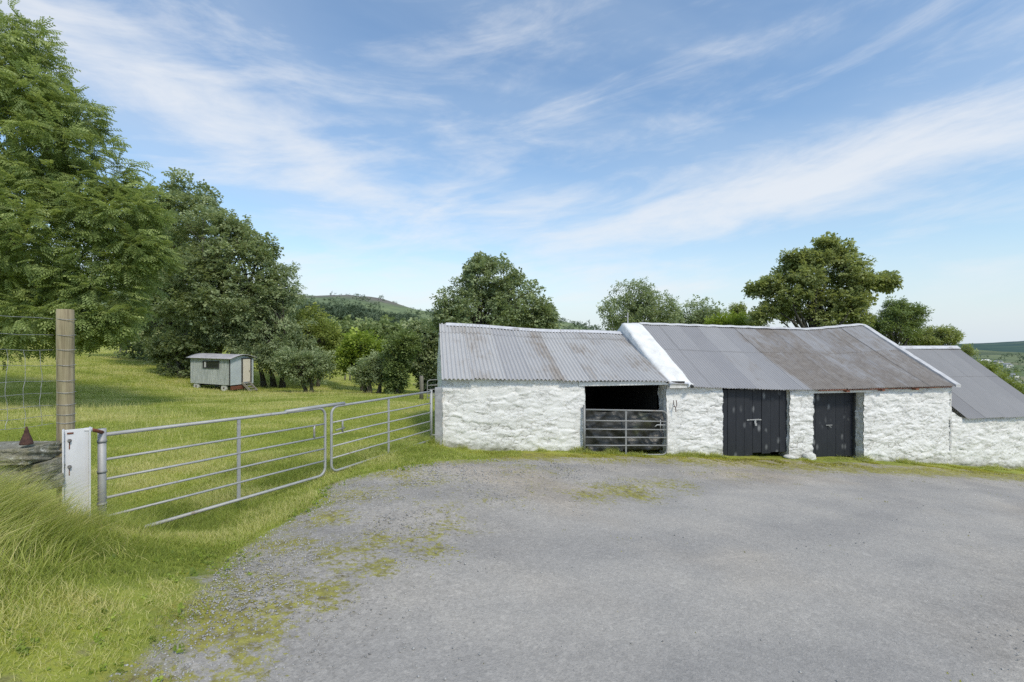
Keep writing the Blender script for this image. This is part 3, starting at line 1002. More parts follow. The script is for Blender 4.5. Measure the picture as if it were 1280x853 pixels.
def build_barn():
    root = empty('barn', w3((s_b1 + s_e) / 2, 0, -1.5), 'long white limewashed rubble barn with rusting iron roof and two black plank doorways', 'barn')
    d0, d1 = sfront(903), sfront(987)
    e0_, e1_ = sfront(1017), sfront(1080)
    L = s_e - s_b1
    rubble('front_wall', w3(s_b1 - .08, .004, 0), UD, -ND, L + .08, lambda s: BASE_BA(s + s_b1 - .08) - .12, lambda s: EAVE_BA(s + s_b1 - .08) + .04, M['white'], root,
           [(d0 - s_b1 + .08, d1 - s_b1 + .08, 0, .985), (e0_ - s_b1 + .08, e1_ - s_b1 + .08, 0, .955)], seed=21, amp=1.0, smooth_amt=-.05, cell=(.34, .135), res=.023, thick=.40, fade=(1, 0))
    W = 2 * HALF
    rL = off_pt(797, 405, HALF); rM = off_pt(950, 410, HALF); rM2 = off_pt(1010, 412, HALF); rR = off_pt(1070, 406.5, HALF)
    eR = float(EAVE_BA(s_e))
    rubble('gable_wall', w3(s_e, 0, 0), ND, UD, W, lambda s: np.full(np.shape(s), -2.5), lambda s: eR + (rR[1] - .08 - eR) * (1 - abs(s - HALF) / HALF), M['white'], root, seed=23, res=.06, thick=.05)
    rubble('back_wall', w3(s_e, W, 0), -UD, ND, L, lambda s: np.full(np.shape(s), -2.9), lambda s: np.full(np.shape(s), .3), M['white'], root, seed=24, res=.1, thick=.05)
    mb = MB()
    plain_wall(mb, [w3(s_b1 + .05, .46, 0), w3(s_b1 + .05, W - .3, 0), w3(s_e - .46, W - .3, 0), w3(s_e - .46, .46, 0)], -2.6, .2)
    mb.build('inner_wall', M['dark_inside'], root)
    s0r, s1r = sfront(858), s_e + .05
    rs = np.array([s0r, rL[0], rM[0], rM2[0], rR[0], s1r]); rz = np.array([rL[1], rL[1], rM[1], rM2[1], rR[1], rR[1]])
    o = np.argsort(rs)

    def eave(s):
        return W3(s, -OH, EAVE_BA(s) + .03)

    def ridge(s):
        return W3(s, HALF, np.interp(s, rs[o], rz[o]))

    def back(s):
        return W3(s, 2 * HALF + OH, np.full(np.shape(s), .25))
    corr_roof('roof', eave, ridge, s0r, s1r, root, M['roof_barn'], .076, .0140, .66, (0, .56, 1.0), 33,
              lambda s, v: .30 * sstep(9.15, 9.45, s + (v - .5) * .6) * (1 - .45 * v) + .05 * np.exp(-((v - .03) / .05) ** 2) * (s > 9.3) - .12 * (s < 7.2) + .09 * np.exp(-((s - 7.4) / .5) ** 2) * sstep(.3, .8, v), sag=.03, ragged=.02)
    corr_roof('back_roof', back, ridge, s0r, s1r, root, M['roof_barn'], .13, .012, .8, (0, 1.0), 35)
    ss = np.linspace(s0r + .02, s1r - .03, 40)
    R = ridge(ss)
    vs = []
    for i, p in enumerate(R):
        p = Vector(p) + Vector((0, 0, .045 + .008 * math.sin(i * 2.2)))
        vs += [p - ND * .10 - Vector((0, 0, .06)), p + Vector((0, 0, .004)), p + ND * .13 - Vector((0, 0, .075))]
    mb = MB().add(vs, [f for i in range(len(ss) - 1) for f in ((3 * i, 3 * i + 3, 3 * i + 4, 3 * i + 1), (3 * i + 1, 3 * i + 4, 3 * i + 5, 3 * i + 2))])
    mb.build('ridge_cap', M['ridge_white'], root)
    # the thick white coping between the two roofs
    c0 = sfront(833); c1 = sfront(860)
    zr = zfront(784, 403, HALF)
    nseg, nw = 46, 9
    for nm_, side in (('coping', -1),):
        Vv, Fq, hg, cv = [], [], [], []
        prof_ = []
        for i in range(nseg + 1):
            v = i / nseg * 2
            off = -.16 + (HALF + .16) * v if v <= 1 else HALF + (HALF + .16) * (v - 1)
            h = 1 - abs(1 - v)
            zc = float(EAVE_BA(s_b1)) + .06 + (zr - float(EAVE_BA(s_b1)) - .06) * h
            ring = []
            a, b = c0 - .0, c1 + .05
            for j in range(nw + 1):
                s = a + (b - a) * j / nw
                bulge = (fbm(s * 4 + 5, off * 2.4, 77, 3) - .5) * .09
                ring.append(w3(s + float(fbm(off * 3, j * .7, 78, 2) - .5) * .05, off, zc + float(bulge) - (.035 if j in (0, nw) else 0)))
            dz = .10 if off < 0 else .34
            ring = [w3(a - .0, off, zc - dz)] + ring + [w3(b + .0, off, zc - dz)]
            prof_.append(ring)
        nn = nw + 3
        vs = [p for ring in prof_ for p in ring]
        fs = [(i * nn + j, i * nn + j + 1, (i + 1) * nn + j + 1, (i + 1) * nn + j) for i in range(nseg) for j in range(nn - 1)]
        fs.append(tuple(range(nn)))
        MB().add(vs, fs).build('coping', M['whitestone'], root, True)
    # thin white verge on the right gable
    s = s1r
    A = Vector(eave(np.array([s]))[0]); B_ = Vector(ridge(np.array([s]))[0]); Cc = Vector(back(np.array([s]))[0])
    mb = MB()
    for p, q, nn in ((A, B_, 14), (B_, Cc, 10)):
        pts = [p + (q - p) * (k / nn) for k in range(nn + 1)]
        vs = []
        for k, w in enumerate(pts):
            jz = (random.random() - .5) * .02 + .035
            vs += [w - UD * .10 + Vector((0, 0, jz)), w + UD * .07 + Vector((0, 0, jz)), w + UD * .07 - Vector((0, 0, .05)), w - UD * .10 - Vector((0, 0, .04))]
        n4 = len(pts)
        fs = [(4 * k + a, 4 * k + (a + 1) % 4, 4 * k + 4 + (a + 1) % 4, 4 * k + 4 + a) for k in range(n4 - 1) for a in range(4)] + [(0, 1, 2, 3)]
        mb.add(vs, fs)
    mb.build('verge', M['ridge_white'], root)
    # iron finial on the cross wall
    p = w3((c0 + c1) / 2 - .1, HALF, zr)
    MB().tube([p - Vector((0, 0, .1)), p + Vector((0, 0, .30))], .014, 6).build('finial', M['flash'], root)
    # rust-red gutter board under the right half of the eave
    g0, g1 = sfront(1018), sfront(1182)
    mb = MB()
    ks = np.linspace(g0, g1, 22)
    for a, b in zip(ks[:-1], ks[1:]):
        za, zb = float(EAVE_BA(a)), float(EAVE_BA(b))
        mb.tube([w3(a, -OH + .03, za + .0), w3(b, -OH + .03, zb + .0)], .016, 6, False)
    for px in (1055, 1098, 1140):
        s = sfront(px); z = float(EAVE_BA(s))
        mb.box(w3(s, -.08, z - .03), (.10, .12, .05), TH, jit=.015)
    mb.build('eave_batten', M['rust'], root)
    # lintels
    zl = float(EAVE_BA((e0_ + e1_) / 2))
    MB().box(w3((e0_ + e1_) / 2, .05, zl - .045), (e1_ - e0_ + .35, .16, .09), TH).build('lintel', M['whitestone'], root, bevel=.008)
    # double door
    zt, zb = float(EAVE_BA((d0 + d1) / 2)) - .0, float(BASE_BA((d0 + d1) / 2)) + .02
    mid = sfront(944)
    a = door_leaf('door', d0 - .04, mid - .006, zb - .02, zt, .10, root, 4, 1)
    b = door_leaf('door', mid + .006, d1 + .04, zb + .03, zt, .115, root, 4, 2)
    tag(a, 'left leaf with rows of pale worn dabs'); tag(b, 'right leaf with the hasp and bolt')
    zz = zfront(948, 525.5)
    mb = MB().box(w3(mid + .02, .072, zz), (.42, .014, .030), TH).box(w3(mid + .05, .066, zz - .05), (.05, .02, .11), TH)
    mb.tube([w3(mid - .12, .06, zz + .005), w3(mid + .16, .06, zz + .012)], .011, 8).box(w3(mid + .055, .05, zz - .12), (.055, .028, .06), TH)
    mb.build('bolt', M['galv'], b)
    # single door, two wide leaves
    zt2, zb2 = zl - .08, float(BASE_BA((e0_ + e1_) / 2)) + .03
    m2 = sfront(1042)
    off2 = .30
    a = door_leaf('door', e0_ - .06, m2 + .08, zb2 - .04, zt2, off2, root, 2, 3)
    b = door_leaf('door', m2 + .088, e1_ - .03, zb2 - .02, zt2, off2 + .02, root, 3, 4)
    tag(a, 'narrow recessed left leaf'); tag(b, 'recessed right leaf with a small latch')
    zz = zfront(1045, 534)
    mb = MB().box(w3(m2 + .12, off2 - .03, zz), (.20, .014, .025), TH).tube([w3(m2 + .10, off2 - .045, zz - .02), w3(m2 + .17, off2 - .05, zz - .06)], .012, 6)
    mb.build('latch', M['galv_dark'], b)
    MB().box(w3(e1_ - .015, off2 - .01, (zt2 + zb2) / 2), (.05, .07, zt2 - zb2), TH).build('door_post', M['trim_dark'], root)
    # stone sill and heap of limed stones at the foot of the door piers
    for px, w, h in ((988, .34, .10), (1010, .30, .20), (1076, .36, .11), (1085, .36, .09)):
        s = sfront(px); z = float(BASE_BA(s))
        stone_mesh('foot_stone', w3(s, -.03, z + h * .2), (w, .22, h), 100 + px, M['white'], root, TH, .25)


def stone_mesh(name, c, size, seed, m, parent=None, rot=0.0, flat=.75):
    import bmesh
    bm = bmesh.new()
    bmesh.ops.create_cube(bm, size=1.0)
    bmesh.ops.subdivide_edges(bm, edges=bm.edges, cuts=15, use_grid_fill=True)
    co = np.array([v.co[:] for v in bm.verts])
    r = np.linalg.norm(co, axis=1)[:, None]
    sph = co / np.maximum(r, 1e-6) * .62
    co = co * flat + sph * (1 - flat)
    n = (fbm(co[:, 0] * 3 + seed, co[:, 1] * 3 + co[:, 2] * 4.3, seed, 4) - .5)[:, None]
    n2 = (fbm(co[:, 0] * 9 + seed, co[:, 1] * 7 + co[:, 2] * 13, seed + 3, 4) - .5)[:, None]
    n3 = np.round((fbm(co[:, 0] * 2 + 3, co[:, 2] * 7 + seed, seed + 5, 2)) * 6)[:, None] / 6 - .5
    co = co * (1 + n * .17 + n2 * .10 + n3 * .03)
    co *= np.array(size)
    cr, sr = math.cos(rot), math.sin(rot)
    for v, p in zip(bm.verts, co):
        v.co = (c[0] + p[0] * cr - p[1] * sr, c[1] + p[0] * sr + p[1] * cr, c[2] + p[2])
    me = bpy.data.meshes.new(name)
    bm.to_mesh(me); bm.free()
    nv = len(me.vertices)
    for k in ('cav', 'hgt'):
        a = me.attributes.new(k, 'FLOAT', 'POINT'); a.data.foreach_set('value', np.full(nv, .25, dtype=np.float32))
    return link(name, me, m, parent, True)


build_barn()


# ---- lower shed past the barn's right end
def build_shed():
    off = .12
    root = empty('stone_shed', w3(s_e + 2, off, -2.0), 'lower white stone shed with dark grey iron roof beyond the barn', 'shed')
    L0, L1 = sfront(1188, off), sfront(1296, off)
    ev = prof([(1180, 522), (1203, 524.5), (1280, 521), (1320, 520)], off)
    bs = prof([(1180, 578), (1205, 579), (1280, 584), (1320, 586)], off)
    rubble('front_wall', w3(s_e - .15, off, 0), UD, -ND, L1 - s_e + .15, lambda s: bs(s + s_e - .15) - .15, lambda s: ev(s + s_e - .15) + .05 + .18 * sstep(.7, .2, s), M['white'], root, seed=41, amp=1.0, smooth_amt=-.12, cell=(.33, .13), res=.028, thick=.05)
    Ho = 2.45
    s_r, z_r = off_pt(1195, 434, off + Ho)
    eR = float(ev(L1))
    rubble('gable_wall', w3(L1, off, 0), ND, UD, 2 * Ho, lambda s: np.full(np.shape(s), -2.9), lambda s: eR + (z_r - .08 - eR) * (1 - abs(s - Ho) / Ho), M['white'], root, seed=43, res=.07, thick=.05)
    rubble('back_wall', w3(L1, off + 2 * Ho, 0), -UD, ND, L1 - s_e - .1, lambda s: np.full(np.shape(s), -3.2), lambda s: np.full(np.shape(s), -.7), M['white'], root, seed=44, res=.1, thick=.05)
    s0, s1 = sfront(1203, off), s_r

    def eave(s):
        return W3(s, off - .14, ev(s) + .03)

    def ridge(s):
        return W3(s, off + Ho, np.full(np.shape(s), z_r))

    def back(s):
        return W3(s, off + 2 * Ho + .14, np.full(np.shape(s), eR))
    rl = s_r
    corr_roof('roof', eave, ridge, s0, max(rl, L1) + .06, root, M['roof_shed'], .076, .0085, .66, (0, .55, 1.0), 51, lambda s, v: .02 + .10 * np.exp(-((v - .05) / .2) ** 2) * (s < s0 + 1.4), ragged=.015)
    corr_roof('back_roof', back, ridge, s0, max(rl, L1) + .06, root, M['roof_shed'], .13, .012, .8, (0, 1.0), 53)
    se = max(rl, L1) + .06
    ss = np.linspace(s0, se, 12)
    vs = []
    for p in ridge(ss):
        p = Vector(p) + Vector((0, 0, .035))
        vs += [p - ND * .12 - Vector((0, 0, .09)), p + Vector((0, 0, .012)), p + ND * .12 - Vector((0, 0, .09))]
    MB().add(vs, [f for i in range(len(ss) - 1) for f in ((3 * i, 3 * i + 3, 3 * i + 4, 3 * i + 1), (3 * i + 1, 3 * i + 4, 3 * i + 5, 3 * i + 2))]).build('ridge_cap', M['flash'], root)


build_shed()

# ---- small fittings on the walls
zz = zfront(858, 481)
lp = empty('security_lamp', w3(sfront(858), -.2, zz), 'small white outdoor lamp under the foot of the white coping', 'lamp')
MB().box(w3(sfront(858), -.19, zz), (.13, .07, .09), TH).build('housing', M['lamp_white'], lp, bevel=.015)
MB().tube([w3(sfront(858), -.22, zz), w3(sfront(858), -.27, zz - .03)], [.035, .045], 12).build('lens', M['trim_dark'], lp)
MB().tube([w3(sfront(858), -.05, zz), w3(sfront(858), -.17, zz)], .02, 8).build('bracket', M['lamp_white'], lp)
hk = MB()
hs = sfront(841)
hk.tube([w3(hs - .04, -.10, zfront(841, 500)), w3(hs - .04, -.12, zfront(841, 505)), w3(hs - .02, -.125, zfront(841, 508)), w3(hs + .02, -.125, zfront(841, 508)), w3(hs + .04, -.12, zfront(841, 505)), w3(hs + .04, -.10, zfront(841, 500))], .010, 8)
hk.tube([w3(hs, -.04, zfront(841, 508)), w3(hs, -.13, zfront(841, 508)), w3(hs + .01, -.13, zfront(841, 514))], .010, 8)
tag(hk.build('iron_staple', M['rust_dark']), 'dark iron staple hooked into the white wall beside the tube gate', 'staple')


# ------------------------------------------------------------------ gates
def tube_gate(name, A, B, za, zb, h, label, m, rails=6, round_end='B', r_top=.0225, r=.0138, brace=(.5,), group=None, feet=None, fr=(0, .24, .43, .61, .79, 1.0)):
    """A,B plan ends; za,zb tops; field gate of tube. round_end: the end whose corners are bent"""
    A, B = Vector((A[0], A[1], 0)), Vector((B[0], B[1], 0))
    root = empty(name, Vector((A.x, A.y, za - h)), label, 'gate', group)
    d = (B - A).normalized(); L = (B - A).length

    def P(s, t):
        top = za + (zb - za) * s / L
        p = A + d * s
        return Vector((p.x, p.y, top - h * t))
    rc = .13
    # frame: a loop with bent corners at the free end
    pts = [P(0, 0), P(L - rc, 0)]
    for k in range(1, 6):
        a = k / 6 * PI / 2
        pts.append(P(L - rc + rc * math.sin(a), (rc - rc * math.cos(a)) / h))
    pts.append(P(L, rc / h)); pts.append(P(L, 1 - rc / h))
    for k in range(1, 6):
        a = k / 6 * PI / 2
        pts.append(P(L - rc + rc * math.cos(a), 1 - (rc - rc * math.sin(a)) / h))
    pts += [P(L - rc, 1), P(0, 1)]
    MB().tube(pts, r_top * .92, 10).build('frame', m, root, True)
    for t in fr[1:-1]:
        MB().tube([P(.0, t), P(L * .33, t + .003), P(L * .66, t - .002), P(L, t)], r, 8).build('rail', m, root, True)
    for b in brace:
        MB().box((P(L * b, 0) + P(L * b, 1)) / 2, (.045, .018, h), math.atan2(d.y, d.x)).build('brace', m, root, bevel=.003)
    return root, P, L, d


GA, GM, GB = (-4.27, 4.86), (-3.045, 7.56), (-2.99, 7.68)
GC = (-1.80, 10.33)
gl = 'pair of galvanised tube field gates'
zA, zM1, zM2, zC = at(128, 543.5, 4.86).z, at(408, 510, 7.56).z, at(416, 509, 7.68).z, at(541, 489.5, 10.33).z
g1, P1, L1_, d1_ = tube_gate('field_gate', GA, GM, zA, zM1, 1.09, 'nearer long galvanised tube field gate hung from the white steel post', M['galv'], group=gl)
MB().tube([P1(-.02, -.06), P1(-.02, 1.02)], .036, 12).build('hinge_post', M['galv'], g1, True)
for t in (.06, .35, .66, .92):
    MB().tube([P1(-.02, t - .012), P1(-.02, t + .012)], .042, 12).build('collar', M['galv_dark'], g1, True)
mb = MB().tube([P1(L1_ - .22, .24), P1(L1_ - .22, .43)], .016, 8)
mb.build('latch_bar', M['galv'], g1, True)
MB().tube([P1(L1_ - .75, -.012), P1(L1_ - .3, -.022), P1(L1_ + .02, -.03), P1(L1_ + .42, -.035)], .028, 8).build('top_sleeve', M['galv'], g1, True)
g2, P2, L2_, d2_ = tube_gate('field_gate', (GC[0], GC[1]), GB, zC, zM2, 1.08, 'farther galvanised tube field gate hung beside the corner of the byre', M['galv'], group=gl)
MB().tube([P2(-.0, -.03), P2(-.0, 1.02)], .030, 10).build('hinge_post', M['galv'], g2, True)
MB().tube([P2(L2_ - .25, .24), P2(L2_ - .25, .43)], .016, 8).tube([P2(L2_ - .30, .36), P2(L2_ - .10, .37)], .014, 8).build('latch_bar', M['galv_dark'], g2, True)

# gate across the byre's opening with black sheeting behind its bars
s0g, s1g = BJ0 - .02, BJ1 - .03
oA, oB = w3(s0g, -.10, 0), w3(s1g, -.07, 0)
zt0, zt1 = zfront(731, 511.5), zfront(833, 513.5)
g3, P3, L3, d3 = tube_gate('byre_gate', oA, oB, zt0, zt1, zt0 - zfront(731, 567.5), 'dull tube gate backed with black sheeting across the byre opening', M['galv_dark'], brace=(.49,), r=.017)
MB().tube([P3(-.03, -.10), P3(-.03, 1.03)], .032, 10).build('hinge_post', M['galv_dark'], g3, True)
MB().tube([P3(L3 - .17, .20), P3(L3 - .17, .41)], .012, 8).tube([P3(L3 - .32, .36), P3(L3 - .26, .32), P3(L3 - .04, .32)], .014, 8).build('latch_bar', M['galv'], g3, True)
nu, nv = 70, 34
Vs, hgt = [], zt0 - zfront(731, 567.5)
for j in range(nv + 1):
    for i in range(nu + 1):
        s = L3 * (.01 + .985 * i / nu); t = .02 + .93 * j / nv
        p = P3(s, t)
        cr = abs(float(fbm(s * 1.6 + 2, t * 2.2 + s, 93, 2)) - .5) * .30 + abs(float(fbm(s * 2.6 - t * 2, t * 1.7, 95, 2)) - .5) * .22
        w = cr + float(fbm(s * 3 + 7, t * 4, 91, 3)) * .09
        sagz = -.05 * math.sin(PI * min(1, (s / L3 * 2) % 1)) * (1 - t) + (.09 if t > .94 and s > L3 * .5 else 0)
        Vs.append(p + ND * (.035 + w) + Vector((0, 0, sagz)))
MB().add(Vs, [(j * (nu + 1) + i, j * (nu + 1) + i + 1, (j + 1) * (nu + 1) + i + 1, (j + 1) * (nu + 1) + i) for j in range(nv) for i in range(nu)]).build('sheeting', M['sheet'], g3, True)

# ------------------------------------------------------------------ gate posts, fence, wall stones at the left
# painted I-section post: web faces the yard, its flanges seen nearly edge on
Yp = 4.50
wl = at(79, 538, Yp)
wu, wn_ = Vector((.74, .67, 0)).normalized(), Vector((.67, -.74, 0)).normalized()     # along the web; towards the yard
wlen, zt_, zb_ = .192, wl.z, -.75
rzw = math.atan2(wu.y, wu.x)


def wp(t, z, o=0.0):
    p = Vector((wl.x, wl.y, 0)) + wu * t + wn_ * o
    return Vector((p.x, p.y, z))


rs = empty('steel_gate_post', wp(wlen / 2, zb_), 'white painted steel girder gate post bolted beside the stone wall', 'gate post')
MB().box(wp(wlen / 2, (zt_ + zb_) / 2), (wlen - .016, .012, zt_ - zb_), rzw).build('web', M['post_white'], rs, bevel=.002)
for t in (.0, wlen):
    MB().box(wp(t, (zt_ + zb_) / 2 + .002), (.014, .105, zt_ - zb_ + .004), rzw).build('flange', M['post_white'], rs, bevel=.003)
for zq in (zt_ - .105, zt_ - .36):
    p = wp(.045, zq, .008)
    bo = MB().tube([p, p + wn_ * .03], [.011, .010], 6).tube([p - wn_ * .001, p + wn_ * .008], .016, 14).build('bolt', M['bolt'], rs)
    MB().box(wp(.044, zq - .05, .0075), (.008, .002, .07), rzw, jit=.002).build('rust_run', M['rust'], bo)
MB().box(wp(.05, zt_ - .035, .009), (.045, .006, .016), rzw).build('rust_plate', M['rust'], rs)
pA, pB = wp(wlen + .008, zt_ - .02, -.01), Vector((GA[0], GA[1], zA + .02))
MB().tube([pA - wu * .05, pA + wu * .01], .022, 8).build('hinge_lug', M['post_white'], rs, True)
MB().tube([pA, pB], .018, 8).build('hinge_bracket', M['rust_red'], rs, True)

# concrete post at the byre corner
Yc = 10.42
cp = at(548, 517, Yc)
rc_ = empty('concrete_gate_post', (cp.x, Yc, -1.0), 'square grey concrete gate post against the byre corner', 'gate post')
MB().box((cp.x, Yc, (at(548, 484.5, Yc).z - 1.0) / 2), (.155, .155, at(548, 484.5, Yc).z + 1.0), .12).build('shaft', M['concrete'], rc_, bevel=.012)
for t in (.08, .9):
    MB().tube([P2(0, t), Vector((cp.x, Yc - .07, P2(0, t).z))], .012, 6).build('hinge_pin', M['galv_dark'], rc_)

# round timber strainer post and its wire fence
Yw = 4.64
a, b = at(81.5, 387, Yw + .1), at(83, 545, Yw + .1)
fp = empty('timber_fence_post', (b.x, Yw + .1, -.6), 'tall round timber strainer post wrapped by fence wires', 'fence post')
z0w, z1w = -.6, a.z
rings = [Vector((b.x + (a.x - b.x) * t, Yw + .1, z0w + (z1w - z0w) * t)) for t in np.linspace(0, 1, 9)]
MB().tube(rings, [.074, .073, .072, .071, .071, .070, .070, .070, .069], 20).build('shaft', M['post_wood'], fp, True).modifiers.new('edge', 'BEVEL').width = .006
wires_y = [(391, 399), (415, 419.5), (436.5, 438), (458, 457), (480.5, 476), (498.5, 491), (516, 506.5), (531, 519.5), (544, 530)]
wf = empty('wire_fence', (-4.4, 4.2, .3), 'galvanised stock netting fence strung from the timber post with two plain wires above', 'fence')
FX0, FY0, FX1, FY1 = b.x - .055, Yw + .02, b.x - .035, 3.86


def fwire(i, t):
    y0, y1 = wires_y[i][1], wires_y[i][0]
    Y = FY0 + (FY1 - FY0) * t
    za_ = CAMZ - (y0 - CY) / F * FY0; zb2 = CAMZ - (y1 - CY) / F * FY1
    return Vector((FX0 + (FX1 - FX0) * t, Y, za_ + (zb2 - za_) * t + .004 * math.sin(9 * t + i)))


net = MB()
for i in range(9):
    mbw = net if i >= 2 else MB()
    mbw.tube([fwire(i, t) for t in np.linspace(-.0, 3.2, 40)], .0022 if i else .0026, 5)
    if i < 2: mbw.build('strand_wire', M['wire'], wf)
for k in range(1, 15):
    t = (k * .15 - .03) / .76
    pts = []
    for i in range(2, 9):
        for q in (0, .5):
            if i == 8 and q: break
            w = fwire(i, t).lerp(fwire(min(i + 1, 8), t), q)
            pts.append(w + Vector((0, .012 * math.sin(i * 1.7 + k + q * 3), 0)))
    net.tube(pts, .002, 5)
net.build('netting', M['wire'], wf)
for i in range(9):
    c = Vector((b.x, Yw + .1, fwire(i, 0).z)); R_ = .0725
    MB().tube([c + Vector((R_ * math.cos(q), R_ * math.sin(q), .004 * math.sin(q * 2))) for q in np.linspace(PI, 2.2 * PI, 16)], .0028, 5).build('wire_wrap', M['wire'], wf)

# slab and rubble of the old wall, with the rusted cone on top
g_st = 'rubble stones of the old wall'
slab = stone_mesh('stone_slab', (-4.71, 4.28, .565), (.76, .36, .145), 5, M['stone'], None, .10, .93)
tag(slab, 'long flat grey coping slab on the rubble under the wire fence', 'stone')
sp = [((-4.48, 4.33, .40), (.34, .30, .17), 9, .15, 'broad pale rubble stone directly under the slab, close to the steel post'),
      ((-4.43, 4.36, .27), (.22, .26, .13), 12, -.2, 'lower small rubble stone half sunk in grass beside the steel post'),
      ((-4.78, 4.32, .37), (.36, .30, .22), 15, .3, 'mossy rubble stone under the left end of the slab')]
for c, sz, sd, rt, lb in sp:
    tag(stone_mesh('rubble_stone', c, sz, sd, M['stone'], None, rt, .7), lb, 'stone', g_st)
cn = at(33, 555, 4.2)
pr = [(0, .076), (.012, .074), (.035, .066), (.07, .048), (.10, .032), (.115, .026), (.12, .029), (.135, .018), (.155, .012), (.163, .004)]
mb = MB(); mb.tube([Vector((cn.x + .01 * z, 4.2, cn.z + z - .004)) for z, r in pr], [r * .62 for z, r in pr], 18)
tag(mb.build('rusty_cone', M['rust_dark'], None, True), 'small rusty iron cone standing on the stone slab', 'iron cone')


# ------------------------------------------------------------------ old hut on wheels
def build_hut():
    Yh = 32.0
    c = at(288, 491, Yh)          # near corner on the ground
    g = gz(c.x, c.y)
    root = empty('wheeled_hut', (c.x, c.y, g), 'small pale green wheeled hut with cream end door under the dark trees', 'hut')
    al = math.radians(15)
    ux = Vector((-math.cos(al), math.sin(al), 0))      # along the long side, away to the left
    uy = Vector((math.sin(al), math.cos(al), 0))       # across the door end, away to the right
    L, Wd = 3.5, 1.95
    zb, zt = at(288, 482, Yh).z, at(288, 449.5, Yh).z
    gl_ = CAMZ - (489.5 - CY) / F * Yh

    def H(a, b, z):
        p = Vector((c.x, c.y, 0)) + ux * a + uy * b
        return Vector((p.x, p.y, z))
    tilt = -.03
    # long side: vertical ribbed sheets
    def ribbed(name, p0, p1, b0, b1, za_, zb2, zc, zd, m, parent, pitch=.09, amp=.008, nrm=Vector((0, 0, 0))):
        n = int((p1 - p0).length / pitch * 6)
        vs = []
        for i in range(n + 1):
            t = i / n; q = p0.lerp(p1, t) + nrm * amp * math.sin(t * n / 6 * 2 * PI)
            vs += [Vector((q.x, q.y, za_ + (zc - za_) * t)), Vector((q.x, q.y, zb2 + (zd - zb2) * t))]
        return MB().add(vs, [(2 * i, 2 * i + 2, 2 * i + 3, 2 * i + 1) for i in range(n)]).build(name, m, parent)
    s1, s0 = H(0, 0, 0), H(L, 0, 0)
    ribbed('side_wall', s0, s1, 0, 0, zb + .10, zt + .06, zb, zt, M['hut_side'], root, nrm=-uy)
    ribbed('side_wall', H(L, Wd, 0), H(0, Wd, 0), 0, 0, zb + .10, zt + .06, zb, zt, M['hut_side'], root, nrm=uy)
    # ends with a low curved head
    for nm, a in (('door_end_wall', 0), ('rear_end_wall', L)):
        e = .10 if a else 0
        n = 10
        vs = [H(a, 0, zb + e), H(a, Wd, zb + e)]
        top = [H(a, Wd * (1 - k / n), zt + e * .6 + .22 * math.sin(PI * k / n)) for k in range(n + 1)]
        vs += top
        MB().add(vs, [tuple(range(len(vs)))]).build(nm, M['hut_end'], root)
    # roof
    nr, nl = 12, 10
    vs = []
    for i in range(nl + 1):
        a = -.22 + (L + .4) * i / nl
        for k in range(nr + 1):
            bq = -.20 + (Wd + .40) * k / nr
            vs.append(H(a, bq, zt + .045 + .06 * max(0, a) / L + .27 * math.sin(PI * k / nr) - .03))
    roof = MB().add(vs, [(i * (nr + 1) + k, (i + 1) * (nr + 1) + k, (i + 1) * (nr + 1) + k + 1, i * (nr + 1) + k + 1) for i in range(nl) for k in range(nr)]).build('roof', M['hut_roof'], root, True)
    so = roof.modifiers.new('thick', 'SOLIDIFY'); so.thickness = .035
    # window with frame, on the long side
    wa, wb = 1.0, 2.3
    wz0, wz1 = zb + .028 + (zt - zb) * .66, zt - .17
    fr = MB()
    for (a0, a1, z0, z1) in ((wa - .05, wb + .05, wz1, wz1 + .05), (wa - .05, wb + .05, wz0 - .05, wz0), (wa - .05, wa, wz0, wz1), (wb, wb + .05, wz0, wz1), (wb - .30, wb - .25, wz0, wz1)):
        fr.box(H((a0 + a1) / 2, -.035, (z0 + z1) / 2), (a1 - a0, .05, z1 - z0), math.atan2(ux.y, ux.x))
    w = fr.build('window', M['trim_dark'], root)
    MB().box(H((wa + wb) / 2, -.02, (wz0 + wz1) / 2), (wb - wa, .02, wz1 - wz0), math.atan2(ux.y, ux.x)).build('pane', M['glass'], w)
    MB().box(H(wb - .14, -.034, (wz0 + wz1) / 2), (.15, .006, wz1 - wz0 - .03), math.atan2(ux.y, ux.x)).build('curtain', M['ridge_white'], w)
    # corner strip, door and its trim
    MB().box(H(.03, -.03, (zb + zt) / 2), (.07, .03, zt - zb), math.atan2(ux.y, ux.x)).build('corner_strip', M['trim_dark'], root)
    d0, d1 = 1.02, 1.66
    ry = math.atan2(uy.y, uy.x)
    d = MB().box(H(-.025, (d0 + d1) / 2, (zb + zt) / 2 + .07), (d1 - d0, .04, zt - zb - .14), ry).build('door', M['cream'], root)
    MB().box(H(-.06, d1 - .1, (zb + zt) / 2), (.03, .04, .12), ry).build('handle', M['bolt'], d)
    tm = MB()
    for bq in (d0 - .06, d1 + .06):
        tm.box(H(-.03, bq, (zb + zt) / 2 + .05), (.09, .05, zt - zb - .05), ry)
    tm.box(H(-.03, (d0 + d1) / 2, zt + .02), (d1 - d0 + .2, .05, .08), ry)
    tm.build('door_frame', M['trim_dark'], root)
    MB().box(H(-.03, Wd - .07, (zb + zt) / 2), (.12, .04, zt - zb), ry).build('corner_board', M['hut_end'], root)
    # chassis, skirt and wheels
    MB().box(H(L / 2, Wd / 2, zb - .04), (L - .2, .9, .12), math.atan2(ux.y, ux.x)).box(H(.55, Wd / 2, zb - .12), (.10, Wd - .25, .10), math.atan2(ux.y, ux.x)).box(H(L - .5, Wd / 2, zb - .06), (.10, Wd - .25, .10), math.atan2(ux.y, ux.x)).build('chassis', M['trim_dark'], root)
